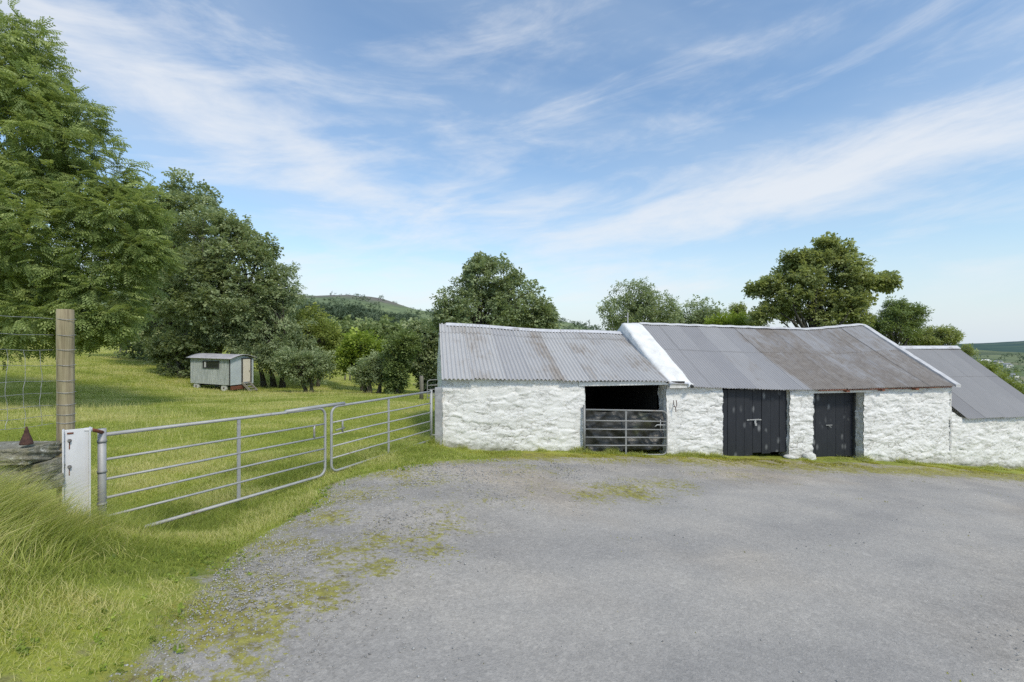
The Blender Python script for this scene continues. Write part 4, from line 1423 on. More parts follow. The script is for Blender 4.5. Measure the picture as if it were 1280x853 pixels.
    MB().box(H(.0, .62, zb - .20), (1.2, .03, .26), ry).build('skirt_board', M['rust'], root)
    for a in (.62, L - .45):
        for bq in (.12, Wd - .12):
            rr = .24
            ctr = H(a, bq, gl_ + rr - .03 + (.08 if a > 1 else 0))
            wv = MB().tube([ctr - uy * .07, ctr + uy * .07], [rr, rr], 20).build('wheel', M['white_wheel'], root)
            MB().tube([ctr - uy * .085, ctr + uy * .085], .06, 10).build('hub', M['rust_dark'], wv)
    # steps leaning on the door end
    st = empty('wooden_steps', H(-.8, 1.25, gl_), 'short open wooden ladder steps leading up to the hut door', 'steps')
    top, bot = H(-.04, 1.25, zb + .12), H(-.95, 1.05, gl_ - .05)
    for sgn in (-1, 1):
        o = uy * (.30 * sgn)
        dv = (bot - top); ln = dv.length; dn = dv.normalized()
        MB().box((top + bot) / 2 + o, (ln, .05, .15), ax=(dn, uy, dn.cross(uy).normalized())).build('stringer', M['plank_wood'], st)
    for k in range(4):
        q = top.lerp(bot, (k + .5) / 4)
        MB().box(q, (.56, .2, .04), ry).build('tread', M['plank_wood'], st)


build_hut()


# ------------------------------------------------------------------ foliage
def rot_mats(yaw, pitch, roll):
    cy, sy, cp, sp, cr, sr = np.cos(yaw), np.sin(yaw), np.cos(pitch), np.sin(pitch), np.cos(roll), np.sin(roll)
    R = np.empty((len(yaw), 3, 3))
    R[:, 0, 0] = cy * cp; R[:, 0, 1] = cy * sp * sr - sy * cr; R[:, 0, 2] = cy * sp * cr + sy * sr
    R[:, 1, 0] = sy * cp; R[:, 1, 1] = sy * sp * sr + cy * cr; R[:, 1, 2] = sy * sp * cr - cy * sr
    R[:, 2, 0] = -sp; R[:, 2, 1] = cp * sr; R[:, 2, 2] = cp * cr
    return R


def leaf_quad(a, d, up, L, W):
    """leaf from point a along d; folded diamond of 4 corners"""
    s = np.cross(d, up); s /= max(np.linalg.norm(s), 1e-6)
    n = np.cross(s, d)
    return np.array([a, a + d * L * .45 + s * W * .5 + n * W * .12, a + d * L, a + d * L * .45 - s * W * .5 + n * W * .12])


def spray(kind, r):
    """leaf spray about 1 unit long, along +x, in a template of quads"""
    q = []
    if kind == 'ash':
        for k in range(3):
            a0 = np.array([.12 * k, (r.random() - .5) * .1, 0.0])
            yaw = r.uniform(-.9, .9)
            ax = np.array([math.cos(yaw), math.sin(yaw), -.2])
            for j in range(5):
                t = .16 + j * .15
                p = a0 + ax * t - np.array([0, 0, .25 * t * t])
                for sg in (-1, 1):
                    d = ax * .65 + np.array([-ax[1], ax[0], 0]) * sg * .75 + np.array([0, 0, -.35 - .2 * r.random()])
                    d /= np.linalg.norm(d)
                    q.append(leaf_quad(p, d, np.array([0, 0, 1.0]), .25 * r.uniform(.8, 1.1), .105))
    else:
        n = {'broad': 16, 'small': 20, 'clump': 12}[kind]
        for j in range(n):
            p = np.array([r.uniform(0, .9), r.uniform(-.35, .35), r.uniform(-.22, .16)])
            d = np.array([r.uniform(.1, 1), r.uniform(-1, 1), r.uniform(-.75, .25)]); d /= np.linalg.norm(d)
            up = np.array([r.uniform(-.5, .5), r.uniform(-.5, .5), 1.0])
            L, W = {'broad': (.30, .24), 'small': (.26, .14), 'clump': (.42, .36)}[kind]
            q.append(leaf_quad(p, d, up, L * r.uniform(.75, 1.2), W * r.uniform(.8, 1.1)))
    return np.array(q)


def crown_mesh(name, sprays_pos, sprays_dir, size, kind, tint, seed):
    r = np.random.default_rng(seed)
    T = [spray(kind, r) for _ in range(7)]
    Vs, Ts = [], []
    n = len(sprays_pos)
    which = r.integers(0, 7, n)
    yaw = np.arctan2(sprays_dir[:, 1], sprays_dir[:, 0]) + r.normal(0, .5, n)
    pitch = -np.arcsin(np.clip(sprays_dir[:, 2], -.95, .95)) * .7 + r.normal(.1, .35, n)
    R = rot_mats(yaw, pitch, r.normal(0, .5, n))
    sc = size * r.uniform(.7, 1.25, n)
    for k in range(7):
        m = which == k
        if not m.any(): continue
        t = T[k]
        pts = np.einsum('nij,qvj->nqvi', R[m], t) * sc[m][:, None, None, None] + sprays_pos[m][:, None, None, :]
        Vs.append(pts.reshape(-1, 3))
        tt = tint[m][:, None] + r.normal(0, .13, (m.sum(), len(t)))
        Ts.append(np.clip(tt, 0, 1).ravel())
    V = np.concatenate(Vs)
    q = np.arange(len(V)).reshape(-1, 4)
    return np_mesh(name, V, q, {'tint': ('FACE', np.concatenate(Ts))})


def tree(name, lobes, base, Y, label, cat, group, m, kind='broad', size=.5, cover=3.2, clump=.30, bare=.30, trunk_r=.22, seed=0, stems=1, lean=0.0, gap=.15, droop=0.0, hollow=.45, tdark=.0, flat=.72):
    """lobes: (px, py, rx px, ry px, depth offset m); base: (px) or (px, py). Crown = many leafy clumps over the lobes; trunk and limbs reach each clump."""
    r = np.random.default_rng(seed)
    bx, by = at(base[0], 0, Y).x, Y
    bz = gz(bx, by)
    root = empty(name, (bx, by, bz), label, cat, group)
    pos, dr, ti = [], [], []
    centers = []
    zs = []
    LB = []
    for (px, py, rx, ry, dy) in lobes:
        c = at(px, py, Y + dy); s = (Y + dy) / F
        LB.append((np.array(c), rx * s, ry * s))
    zmin = min(c[2] - b for c, a, b in LB); zmax = max(c[2] + b for c, a, b in LB)
    for c, a, b in LB:
        rad = np.array([a, a * .95, b])
        cr = clump * min(a, b)
        ncl = int(max(10, 3.4 * (a * b) / (cr * cr)))
        # clump centres: a jittered shell plus a few inside
        u = r.normal(size=(ncl, 3)); u /= np.linalg.norm(u, axis=1)[:, None]
        rr = r.uniform(hollow, 1.0, ncl) ** .6 * (.90 + .22 * r.random(ncl) ** 3)
        cc = c + u * rr[:, None] * rad
        for k in range(ncl):
            if r.random() < gap: continue
            q = cr * r.uniform(.6, 1.25)
            if any((((cc[k] - c2) / np.array([a2, a2, b2])) ** 2).sum() < .28 for c2, a2, b2 in LB if c2 is not c): 
                if r.random() < .8: continue
            centers.append((cc[k], q))
            n = int(max(5, cover * 4 * q * q / (size * size) * 1.6))
            d = r.normal(size=(n, 3)); d[:, 2] = d[:, 2] * .75 + .30
            d /= np.linalg.norm(d, axis=1)[:, None]
            rd = r.uniform(.35, 1.0, n) ** .5
            p = cc[k] + d * rd[:, None] * np.array([q, q, q * flat])
            p[:, 2] -= droop * rd * q
            out = (p - c) / rad
            on = np.clip(np.linalg.norm(out, axis=1), 0, 1.2)
            dd = d * .6 + out * .7; dd[:, 2] -= droop
            dd /= np.linalg.norm(dd, axis=1)[:, None]
            pos.append(p); dr.append(dd)
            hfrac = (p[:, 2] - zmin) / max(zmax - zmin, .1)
            ti.append(.18 + .30 * (on - .5) + .26 * d[:, 2] + .16 * hfrac + r.normal(0, .13) - tdark)  # clump tops and outsides tinted lighter, insides darker: painted light and shade
    pos = np.concatenate(pos); dr = np.concatenate(dr); ti = np.concatenate(ti)
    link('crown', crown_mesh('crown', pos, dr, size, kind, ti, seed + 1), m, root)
    # trunk(s) and limbs
    mb = MB()
    top = np.mean([c for c, a, b in LB], axis=0)
    hz = max(c[2] + b for c, a, b in LB)
    fork = bz + (top[2] - bz) * .55
    trunks = []
    for t in range(stems):
        ox = (t - (stems - 1) / 2) * trunk_r * 3.0 + r.normal(0, .05)
        b0 = Vector((bx + ox, by + r.normal(0, .3) * (stems > 1), bz - .15))
        f = Vector((bx + ox * 1.6 + lean + (top[0] - bx) * .45, by + (top[1] - by) * .45 + r.normal(0, .2), fork))
        e = Vector((top[0] + ox * 2 + r.normal(0, .3), top[1] + r.normal(0, .3), top[2] + (hz - top[2]) * .45))
        pts, rd = [], []
        for k in range(11):
            q = k / 10
            p = b0.lerp(f, min(1, q * 2)) if q < .5 else f.lerp(e, (q - .5) * 2)
            wob = trunk_r * .7
            pts.append(p + Vector((math.sin(q * 7 + seed + t), math.cos(q * 6 + seed * 2 + t), 0)) * wob * min(1, q * 3))
            rd.append(trunk_r * (1.45 if k == 0 else 1.12 if k == 1 else 1.0 - .8 * q))
        mb.tube(pts, rd, 9)
        trunks.append((pts, rd))
    order = sorted(range(len(centers)), key=lambda k: -centers[k][1])[:60]
    for k in order:
        cpt, q = centers[k]
        pts, rd = trunks[int(r.integers(0, stems))]
        j = int(np.clip(np.searchsorted([p.z for p in pts], cpt[2] - .30 * abs(cpt[2] - bz)) - 1, 3, 9))
        s_ = pts[j]; e = Vector(cpt)
        ln = (e - s_).length
        mid = s_.lerp(e, .5) + Vector((r.normal(0, .06), r.normal(0, .06), .10)) * ln
        r0 = min(rd[j] * .6, .018 * ln + .02)
        mb.tube([s_, s_.lerp(mid, .55) + Vector((0, 0, .02 * ln)), mid, mid.lerp(e, .55), e], [r0, r0 * .8, r0 * .6, r0 * .4, r0 * .16], 5, False)
    mb.build('trunk', M['bark'], root, True)
    return root


g_dk = 'dark trees behind the wheeled hut'
# big ash at the left edge
tree('ash_tree', [(-60, 150, 120, 110, 0), (15, 90, 55, 58, -.3), (50, 160, 62, 62, -.6), (95, 215, 58, 55, -.7), (135, 270, 58, 52, -.8), (158, 275, 42, 38, -1), (120, 320, 72, 55, -.8), (40, 300, 85, 80, -1.2), (110, 372, 62, 46, -1.0), (60, 398, 66, 32, -1.2),
                  (-60, 330, 120, 120, .5), (-160, 260, 120, 150, 1), (108, 408, 30, 20, -1.1), (20, 48, 34, 30, -.2), (130, 395, 30, 20, -1.3), (88, 150, 34, 30, -.4), (165, 318, 34, 28, -.9)],
     (-70,), 17.0, 'huge bright green ash tree filling the left edge beyond the wire fence', 'tree', None, M['ash'], 'ash', .46, 2.7, .27, trunk_r=.42, seed=101, gap=.10, droop=.08, hollow=.40, flat=.85)
# dark trees behind the hut
tree('alder_tree', [(220, 290, 46, 62, 0), (205, 350, 50, 50, 0), (180, 310, 34, 55, 1), (200, 395, 56, 34, 1), (235, 255, 34, 32, 0)],
     (222,), 42.0, 'tall dark broadleaf tree next to the ash, its trunk in deep shade', 'tree', g_dk, M['alder'], 'broad', .72, 2.6, .25, trunk_r=.34, seed=111, stems=2, gap=.2)
tree('alder_tree', [(290, 320, 48, 46, 0), (262, 292, 42, 40, 0), (255, 350, 50, 40, -.5), (316, 338, 40, 36, -.5), (322, 315, 22, 18, 0), (300, 378, 56, 34, -1), (240, 385, 40, 26, -1)],
     (262,), 38.0, 'dark spreading tree with layered boughs and bare forked stems directly behind the hut', 'tree', g_dk, M['alder'], 'broad', .66, 2.5, .24, trunk_r=.30, seed=112, stems=3, gap=.2, lean=.6)
tree('alder_tree', [(190, 425, 36, 24, 0), (160, 400, 36, 34, 0), (230, 440, 30, 20, -2)],
     (195,), 50.0, 'low black-shaded tree between the ash and the hut', 'tree', g_dk, M['alder'], 'broad', .95, 2.6, .32, trunk_r=.25, seed=113, stems=2, tdark=.22)
tree('alder_tree', [(226, 462, 17, 16, 0), (205, 436, 22, 14, 1), (250, 428, 36, 16, .6)],
     (225,), 37.0, 'dark low boughs sweeping down to the grass at the left side of the hut', 'tree', g_dk, M['alder'], 'broad', .7, 2.6, .32, trunk_r=.2, seed=114, stems=1, tdark=.30)
tree('willow_tree', [(330, 385, 36, 36, 0), (345, 425, 38, 30, -.5), (322, 428, 30, 22, -.5), (350, 360, 20, 28, .5), (360, 440, 32, 22, -.6), (300, 410, 30, 24, 0)],
     (342,), 37.5, 'grey-green drooping tree at the right end of the hut', 'tree', None, M['willow'], 'small', .75, 3.2, .28, trunk_r=.20, seed=121, stems=3, droop=.3, gap=.12)
tree('hawthorn_tree', [(380, 462, 24, 15, 0), (395, 455, 15, 12, 0), (368, 452, 18, 13, 0)], (386, 490), 32.0, 'small low tree with a leaning forked stem just right of the drooping grey-green tree', 'tree', None, M['willow'], 'small', .6, 3.0, .32, trunk_r=.14, seed=122, stems=2)
tree('birch_tree', [(395, 430, 24, 26, 0), (380, 415, 22, 20, 1), (410, 450, 17, 18, 0), (385, 400, 17, 14, 1), (408, 425, 13, 14, 0)], (395,), 40.0, 'feathery yellow-green tree past the drooping tree on the field edge', 'tree', None, M['yellowish'], 'small', .8, 2.4, .30, trunk_r=.14, seed=123, stems=2, gap=.18, droop=.2)
tree('lime_bush', [(455, 436, 22, 17, 0), (446, 450, 17, 14, 0), (468, 450, 13, 14, 0), (438, 443, 9, 12, 0)], (456,), 37.0, 'rounded bright lime-green tree in the middle of the field edge', 'tree', None, M['lime'], 'broad', .7, 3.2, .30, trunk_r=.15, seed=131, stems=2)
tree('hawthorn_tree', [(468, 462, 20, 12, 0), (456, 468, 14, 9, -.3), (478, 456, 12, 12, 0)], (463,), 32.0, 'small dark thorn tree on black stems in front of the lime-green tree', 'tree', None, M['willow'], 'small', .55, 3.0, .32, trunk_r=.17, seed=132, stems=3)
tree('ivy_tree', [(497, 440, 14, 22, 0), (496, 465, 10, 22, 0), (508, 432, 12, 16, 0), (494, 482, 8, 12, 0)], (496,), 31.0, 'narrow dark tree cloaked in ivy left of the byre', 'tree', None, M['ivy'], 'broad', .5, 3.6, .34, trunk_r=.18, seed=133, gap=.05)
tree('sycamore_tree', [(537, 428, 18, 22, 0), (528, 452, 14, 16, 0), (547, 455, 15, 26, .5), (550, 422, 12, 18, .5), (540, 474, 14, 9, 0), (526, 414, 10, 9, 1)], (534,), 34.0, 'mid green tree crowding the left gable of the byre', 'tree', None, M['willow'], 'broad', .7, 3.4, .28, trunk_r=.22, seed=134, stems=2, gap=.08)
# trees behind the roofs
tree('round_tree', [(612, 352, 36, 26, 0), (580, 375, 32, 28, 0), (640, 375, 34, 28, 0), (605, 392, 50, 26, -.5), (666, 390, 23, 22, .5), (678, 398, 14, 14, .5), (600, 338, 16, 14, 0), (568, 400, 22, 18, 0)],
     (610,), 27.0, 'big domed green tree rising behind the left byre roof', 'tree', None, M['willow'], 'broad', .46, 2.4, .23, trunk_r=.28, seed=141, stems=2, gap=.2)
tree('ash_tree', [(796, 374, 26, 21, 0), (775, 392, 24, 20, 0), (818, 390, 26, 20, 0), (800, 402, 34, 18, -.4)], (798,), 30.0, 'grey-green rounded tree behind the white coping', 'tree', None, M['willow'], 'small', .52, 2.6, .25, trunk_r=.22, seed=142, gap=.18)
tree('ash_tree', [(868, 393, 20, 15, 0), (886, 398, 11, 10, 0), (852, 400, 12, 12, 0), (872, 408, 20, 10, 0)], (868,), 33.0, 'pale thin grey-green tree top just right of the rounded one behind the coping', 'tree', None, M['willow'], 'small', .62, 2.2, .32, trunk_r=.15, seed=143, gap=.28)
tree('garden_bush', [(915, 404, 16, 7, 0), (932, 402, 15, 9, 0), (900, 406, 10, 5, 0)], (916,), 24.0, 'low yellow-green bush peeping over the ridge before the olive tree', 'bush', None, M['lime'], 'small', .4, 3.0, .36, trunk_r=.08, seed=144)
tree('spruce_sapling', [(922, 396, 5, 9, 0), (922, 403, 9, 7, 0), (922, 388, 2.5, 5, 0)], (922,), 30.0, 'tiny pointed dark sapling top beside the yellow-green bush', 'tree', None, M['olive'], 'small', .42, 3.0, .42, trunk_r=.06, seed=145)
tree('oak_tree', [(1020, 324, 16, 9, 0), (1046, 314, 15, 8, .5), (1064, 330, 16, 8, 0), (1090, 351, 19, 6, 0), (1074, 346, 14, 8, -.5), (1000, 331, 13, 9, 0), (984, 345, 15, 9, .4), (967, 357, 13, 8, 0), (949, 362, 10, 5, 0), (1014, 349, 19, 10, -.6), (1041, 340, 17, 10, .6), (1060, 359, 19, 9, 0), (990, 369, 19, 10, -.4), (1026, 371, 23, 11, .3), (1055, 379, 19, 10, -.5), (974, 386, 19, 10, 0), (1005, 391, 24, 12, .4), (1040, 397, 28, 10, 0), (1077, 376, 13, 8, 0), (954, 396, 14, 9, 0), (1034, 305, 9, 6, 0), (1070, 396, 14, 10, 0), (1106, 354, 9, 4, 0), (992, 322, 7, 5, 0)],
     (1022,), 21.0, 'large ragged olive green tree standing over the barn roof', 'tree', None, M['olive'], 'broad', .36, 1.7, .42, trunk_r=.24, seed=151, gap=.14, hollow=.20)
tree('pine_tree', [(1118, 392, 17, 7, 0), (1098, 404, 16, 7, 0), (1136, 401, 13, 5, 0), (1110, 415, 24, 8, 0), (1122, 383, 9, 5, 0), (1141, 390, 10, 3, 0), (1134, 412, 14, 6, 0)], (1114,), 25.0, 'dark green layered tree behind the white right verge of the barn', 'tree', None, M['ivy'], 'small', .38, 2.4, .46, trunk_r=.16, seed=152, gap=.2, hollow=.2)
tree('pine_tree', [(1165, 422, 22, 9, 0), (1182, 420, 13, 7, 0), (1150, 427, 15, 7, 0)], (1166,), 26.0, 'low dark green treetop over the shed ridge', 'tree', None, M['olive'], 'small', .40, 3.0, .36, trunk_r=.13, seed=153, gap=.15)
tree('sapling', [(1209, 436, 3, 4, 0), (1212, 443, 4, 4, 0)], (1210,), 30.0, 'thin sapling tip showing above the shed roof slope', 'tree', None, M['olive'], 'small', .26, 1.6, .5, trunk_r=.04, seed=154, gap=.1)
tree('hedge_tree', [(1240, 470, 14, 14, 0), (1258, 482, 16, 16, 0), (1275, 497, 16, 14, 0), (1250, 490, 16, 14, 2), (1228, 462, 8, 7, 0)], (1255,), 60.0, 'rounded green tree beyond the shed roof at the right edge', 'tree', None, M['yellowish'], 'small', .85, 2.8, .30, trunk_r=.2, seed=155)


# ------------------------------------------------------------------ far woods as masses
def wood(name, spots, m, kind, seed, per=16):
    """spots: (x, y, z, crown radius)"""
    r = np.random.default_rng(seed)
    P, D, T, S = [], [], [], []
    for (x, y, z, c) in spots:
        t0 = r.normal(.42, .16)
        n = per
        d = r.normal(size=(n, 3)); d[:, 2] = abs(d[:, 2]) * .9 + .05; d /= np.linalg.norm(d, axis=1)[:, None]
        p = np.array([x, y, z]) + d * c * r.uniform(.65, 1.05, n)[:, None] * np.array([1, 1, 1.15])
        P.append(p); D.append(d); T.append(t0 + .34 * (d[:, 2] - .45)); S.append(np.full(n, c))  # crown tops tinted lighter, painting light from above
    P = np.concatenate(P); D = np.concatenate(D); T = np.concatenate(T); S = np.concatenate(S)
    Vs, Ts = [], []
    o = np.argsort(S)
    for part in np.array_split(o, 6):
        me = crown_mesh('t', P[part], D[part], float(S[part].mean()) * .62, kind, T[part], seed)
        v = np.empty(len(me.vertices) * 3, dtype=np.float32); me.vertices.foreach_get('co', v)
        t = np.empty(len(me.polygons), dtype=np.float32); me.attributes['tint'].data.foreach_get('value', t)
        Vs.append(v.reshape(-1, 3)); Ts.append(t); bpy.data.meshes.remove(me)
    V = np.concatenate(Vs)
    o_ = link(name, np_mesh(name, V, np.arange(len(V)).reshape(-1, 4), {'tint': ('FACE', np.concatenate(Ts))}), m)
    return tag(o_, kind='stuff')


def hill_z(Vg, x, y):
    d = np.hypot(Vg[..., 0] - x, Vg[..., 1] - y)
    return float(Vg[..., 2].ravel()[int(np.argmin(d))])


rw = np.random.default_rng(5)
HV = HILL[3]
sp_ = []
# valley wood at the foot of the hill
for k in range(1000):
    Y = float(np.exp(rw.uniform(math.log(120), math.log(270))))
    px = rw.uniform(300, 590)
    x = (px - CX) / F * Y
    z = max(gz(x, Y), hill_z(HV, x, Y) if Y > 130 else -99)
    c = rw.uniform(2.2, 4.0)
    sp_.append((x, Y, z + c * .45, c))
wood('valley_wood', sp_, M['hazy'], 'clump', 15, 30)
sp_ = []
for k in range(2600):
    i = int(rw.integers(9, 41)); j = int(rw.integers(20, HV.shape[1] - 1))
    p = HV[i, j]
    sxp = 640 + p[0] / p[1] * F
    if not 330 < sxp < 760: continue
    if float(fbm(p[0] / 70, p[1] / 90, 71, 3)) < .44 + .004 * max(0, i - 26) * 3: continue
    c = rw.uniform(1.6, 3.2)
    sp_.append((p[0] + rw.normal(0, 4), p[1] + rw.normal(0, 4), p[2] + c * .3, c))
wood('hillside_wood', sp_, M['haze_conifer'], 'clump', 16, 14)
sp_ = []
for k in range(1500):
    t = rw.random()
    px, py = 388 + 125 * t, 391 + 17 * t + rw.normal(0, 2.6) + 4 * math.sin(t * 11)
    cand = HV[8:42].reshape(-1, 3)
    e = np.hypot(CX + cand[:, 0] / cand[:, 1] * F - px, CY - (cand[:, 2] - CAMZ) / cand[:, 1] * F - py)
    p = cand[int(np.argmin(e))]
    c = rw.uniform(1.8, 3.4)
    sp_.append((p[0] + rw.normal(0, 5), p[1] + rw.normal(0, 9), p[2] + c * .3, c))
wood('conifer_belt', sp_, M['conifer_dark'], 'clump', 18, 14)
sp_ = []
for k in range(700):
    Y = float(np.exp(rw.uniform(math.log(170), math.log(1400))))
    px = rw.uniform(1120, 1420)
    x = (px - CX) / F * Y
    if float(fbm(x / 60, Y / 60, 81, 3)) < .50: continue
    c = rw.uniform(3.5, 6.0)
    sp_.append((x, Y, gz(x, Y) + c * .5, c))
wood('valley_hedgerows', sp_, M['haze_blue'], 'clump', 17, 14)

# ------------------------------------------------------------------ houses in the valley
hs_ = 'pale houses in the valley'
for k, (px, py, Y, w, h, dpt, rz, lb) in enumerate([
        (1230, 451.5, 1050, 24, 5.5, 12, .1, 'long low white building in the valley just right of the shed roof slope'),
        (1247, 452.5, 980, 14, 4.5, 10, -.2, 'second pale block of the valley row, right of the long low one'),
        (1258, 456.5, 800, 15, 5, 10, .2, 'pale building by itself between the valley row and the lower houses'),
        (1265, 470, 430, 7.5, 4.2, 6.5, .3, 'white house with grey roof lower down the valley, upper of the near pair'),
        (1269, 476, 380, 5.5, 4.4, 6, -.4, 'tall white house low in the valley, under the grey-roofed one'),
        (1274, 482, 330, 7, 2.8, 5, .2, 'lowest pale house by the trees at the right edge'),
        (1213, 450.5, 1150, 12, 4, 10, .0, 'small pale house touching the slope of the shed roof')]):
    p = at(px, py, Y)
    g = min(p.z, gz(p.x, p.y) + 3)
    rt = empty('valley_house', (p.x, p.y, p.z - h), lb, 'house', hs_, rz)
    e1, e2 = Vector((math.cos(rz), math.sin(rz), 0)), Vector((-math.sin(rz), math.cos(rz), 0))
    c = Vector((p.x, p.y, p.z - h))
    cs = [c + e1 * a * w / 2 + e2 * b * dpt / 2 for a, b in ((-1, -1), (1, -1), (1, 1), (-1, 1))]
    base = [q - Vector((0, 0, 12)) for q in cs]; topv = [q + Vector((0, 0, h)) for q in cs]
    rg = [c + e1 * a * w / 2 + Vector((0, 0, h + dpt * .3)) for a in (-1, 1)]
    MB().add(base + topv + rg, [(0, 1, 5, 4), (1, 2, 6, 9, 5), (2, 3, 7, 6), (3, 0, 4, 8, 7)]).build('wall', M['house'], rt)
    ov = [q + Vector((0, 0, .15)) for q in topv]; rg2 = [q + Vector((0, 0, .2)) for q in rg]
    MB().add(ov + rg2, [(0, 1, 5, 4), (2, 3, 4, 5)]).build('roof', M['slate'] if k != 0 else M['house'], rt)
    for a in np.linspace(-.36, .36, 3 + (w > 12) * 3):
        MB().box(c + e1 * a * w - e2 * (dpt / 2 + .05) + Vector((0, 0, h * .55)), (.9, .1, 1.2), rz).build('window', M['glass'], rt)

# ------------------------------------------------------------------ old gate and posts in the field
Yb = 22.0
A, B = at(531, 0, Yb), at(549.5, 0, Yb)
bg, PB, LB_, dB = tube_gate('field_gate', (B.x, Yb + .2), (A.x + .12, Yb), at(548, 475, Yb).z, at(532, 475.5, Yb).z, 1.05, 'distant tube gate half hidden by the byre corner', M['galv_dark'], brace=(), r=.02)
p = at(526.5, 470, Yb)
o = MB().tube([Vector((p.x, Yb, gz(p.x, Yb) - .2)), Vector((p.x + .02, Yb, (p.z + gz(p.x, Yb)) / 2)), Vector((p.x + .01, Yb, p.z))], [.10, .095, .085], 10).build('wooden_gate_post', M['old_wood'], None, True)
tag(o, 'weathered wooden post holding the distant tube gate', 'gate post')
for k, (px, Y, h, lb) in enumerate([(431, 47, .75, 'left old fence post at the far edge of the field'), (437, 47, .8, 'right old fence post at the far edge of the field, before the lime-green tree')]):
    p = at(px, 0, Y); z = gz(p.x, Y)
    tag(MB().tube([Vector((p.x, Y, z - .2)), Vector((p.x + .04, Y, z + h * .6)), Vector((p.x + .05, Y, z + h))], [.09, .085, .07], 8).build('old_fence_post', M['old_wood'], None, True), lb, 'fence post', 'old fence posts at the far edge of the field')
fr_ = empty('post_and_rail_fence', (at(180, 0, 56).x, 56, gz(at(180, 0, 56).x, 56)), 'grey post and rail fence in the shade under the trees left of the hut', 'fence')
prev = None
for px in (150, 158, 166, 174, 182, 190, 198):
    p = at(px, 0, 56); z = gz(p.x, 56)
    MB().tube([Vector((p.x, 56, z - .2)), Vector((p.x + .03, 56, z + 1.25))], [.075, .06], 7).build('post', M['old_wood'], fr_)
    if prev is not None:
        for hh in (.45, .95):
            MB().tube([Vector((prev[0], 55.93, prev[1] + hh)), Vector((p.x, 55.93, z + hh + .02))], .04, 6).build('rail', M['old_wood'], fr_)
    prev = (p.x, z)


# ------------------------------------------------------------------ grass, moss and loose stones
def blades(name, x, y, h, w, tint, m, seed, bend=.5, segs=2, z=None, wind=None):
    r = np.random.default_rng(seed)
    n = len(x)
    z = ground(x, y) if z is None else z
    yaw = r.uniform(0, 2 * PI, n) if wind is None else np.asarray(wind) + r.normal(0, .25, n)
    fy = r.uniform(0, 2 * PI, n)
    bd = h * bend * r.uniform(.2, 1.3, n)
    sx, sy = np.cos(fy) * w / 2, np.sin(fy) * w / 2
    dx, dy = np.cos(yaw), np.sin(yaw)
    rows = []
    for k in range(segs + 1):
        t = k / segs
        wk = 1 - t * .9
        cx = x + dx * bd * t * t; cy = y + dy * bd * t * t
        cz = z - .01 + h * (t - .28 * t * t * np.minimum(1, bd / np.maximum(h, 1e-4)))
        rows.append(np.stack([np.stack([cx - sx * wk, cy - sy * wk, cz], -1), np.stack([cx + sx * wk, cy + sy * wk, cz], -1)], 1))
    V = np.stack(rows, 1).reshape(-1, 3)
    b = (np.arange(n) * (segs + 1) * 2)[:, None]
    q = np.concatenate([b + np.array([2 * k, 2 * k + 1, 2 * k + 3, 2 * k + 2])[None] for k in range(segs)], 0)
    T = np.concatenate([np.clip(tint - .10 + .22 * k / max(1, segs - 1), 0, 1) for k in range(segs)])
    o = link(name, np_mesh(name, V, q, {'tint': ('FACE', T)}), m)
    return tag(o, kind='stuff')


def in_barn(x, y, pad=.12):
    s = (x - P0.x) * UD.x + (y - P0.y) * UD.y
    o = (x - P0.x) * ND.x + (y - P0.y) * ND.y
    return (s > s_b0 - pad) & (o > -pad) & (o < 2 * HALF + .6) & (s < s_e + 4)


rg = np.random.default_rng(21)
# verge and the grass in front of the gates
n = 330000
x = rg.uniform(-5.2, -.3, n); y = rg.uniform(1.5, 9.8, n)
d = yard_dist(x, y) + (fbm(x * 3, y * 3, 41, 3) - .5) * .6
gateline = x + 4.29 - (y - 4.86) * .459
thin = sstep(.52, .62, fbm(x * 1.9 + 40, y * 1.9, 58, 4)) * sstep(1.3, .2, d)
keep = (rg.random(n) < sstep(-.10, .45, d) * (1 - .85 * thin)) & (rg.random(n) < np.clip(3.6 / y, .25, 1)) & (x > -1.28 * y - .8)
x, y, d = x[keep], y[keep], d[keep]
pat = fbm(x * 1.3, y * 1.3, 51, 4)
h = (.030 + .085 * sstep(.1, 1.3, d) * (.4 + 1.1 * fbm(x * 2.7, y * 2.7, 53, 3))) * rg.uniform(.5, 1.4, len(x))
blades('verge_grass', x, y, h, .0046 + .0009 * y * .6, np.clip(.45 + (pat - .5) * 1.5 + rg.normal(0, .16, len(x)) + .45 * (rg.random(len(x)) < .07) - .2 * (rg.random(len(x)) < .15), 0, 1), M['grass'], 301, .75)
# small broad-leaved weeds and clover in the verge
n = 2000
x = rg.uniform(-4.6, -.8, n); y = rg.uniform(1.7, 9.5, n)
d = yard_dist(x, y)
keep = (d > -.15) & (d < 1.6) & (rg.random(n) < sstep(.46, .62, fbm(x * 1.9, y * 1.9, 55, 3)))
x, y = x[keep], y[keep]
P_ = np.stack([x, y, ground(x, y) + .012], -1)
D_ = rg.normal(size=(len(x), 3)); D_[:, 2] = .25; D_ /= np.linalg.norm(D_, axis=1)[:, None]
tag(link('weeds', crown_mesh('weeds', P_, D_, .052, 'clump', np.clip(.45 + rg.normal(0, .2, len(x)), 0, 1), 333), M['lime']), kind='stuff')
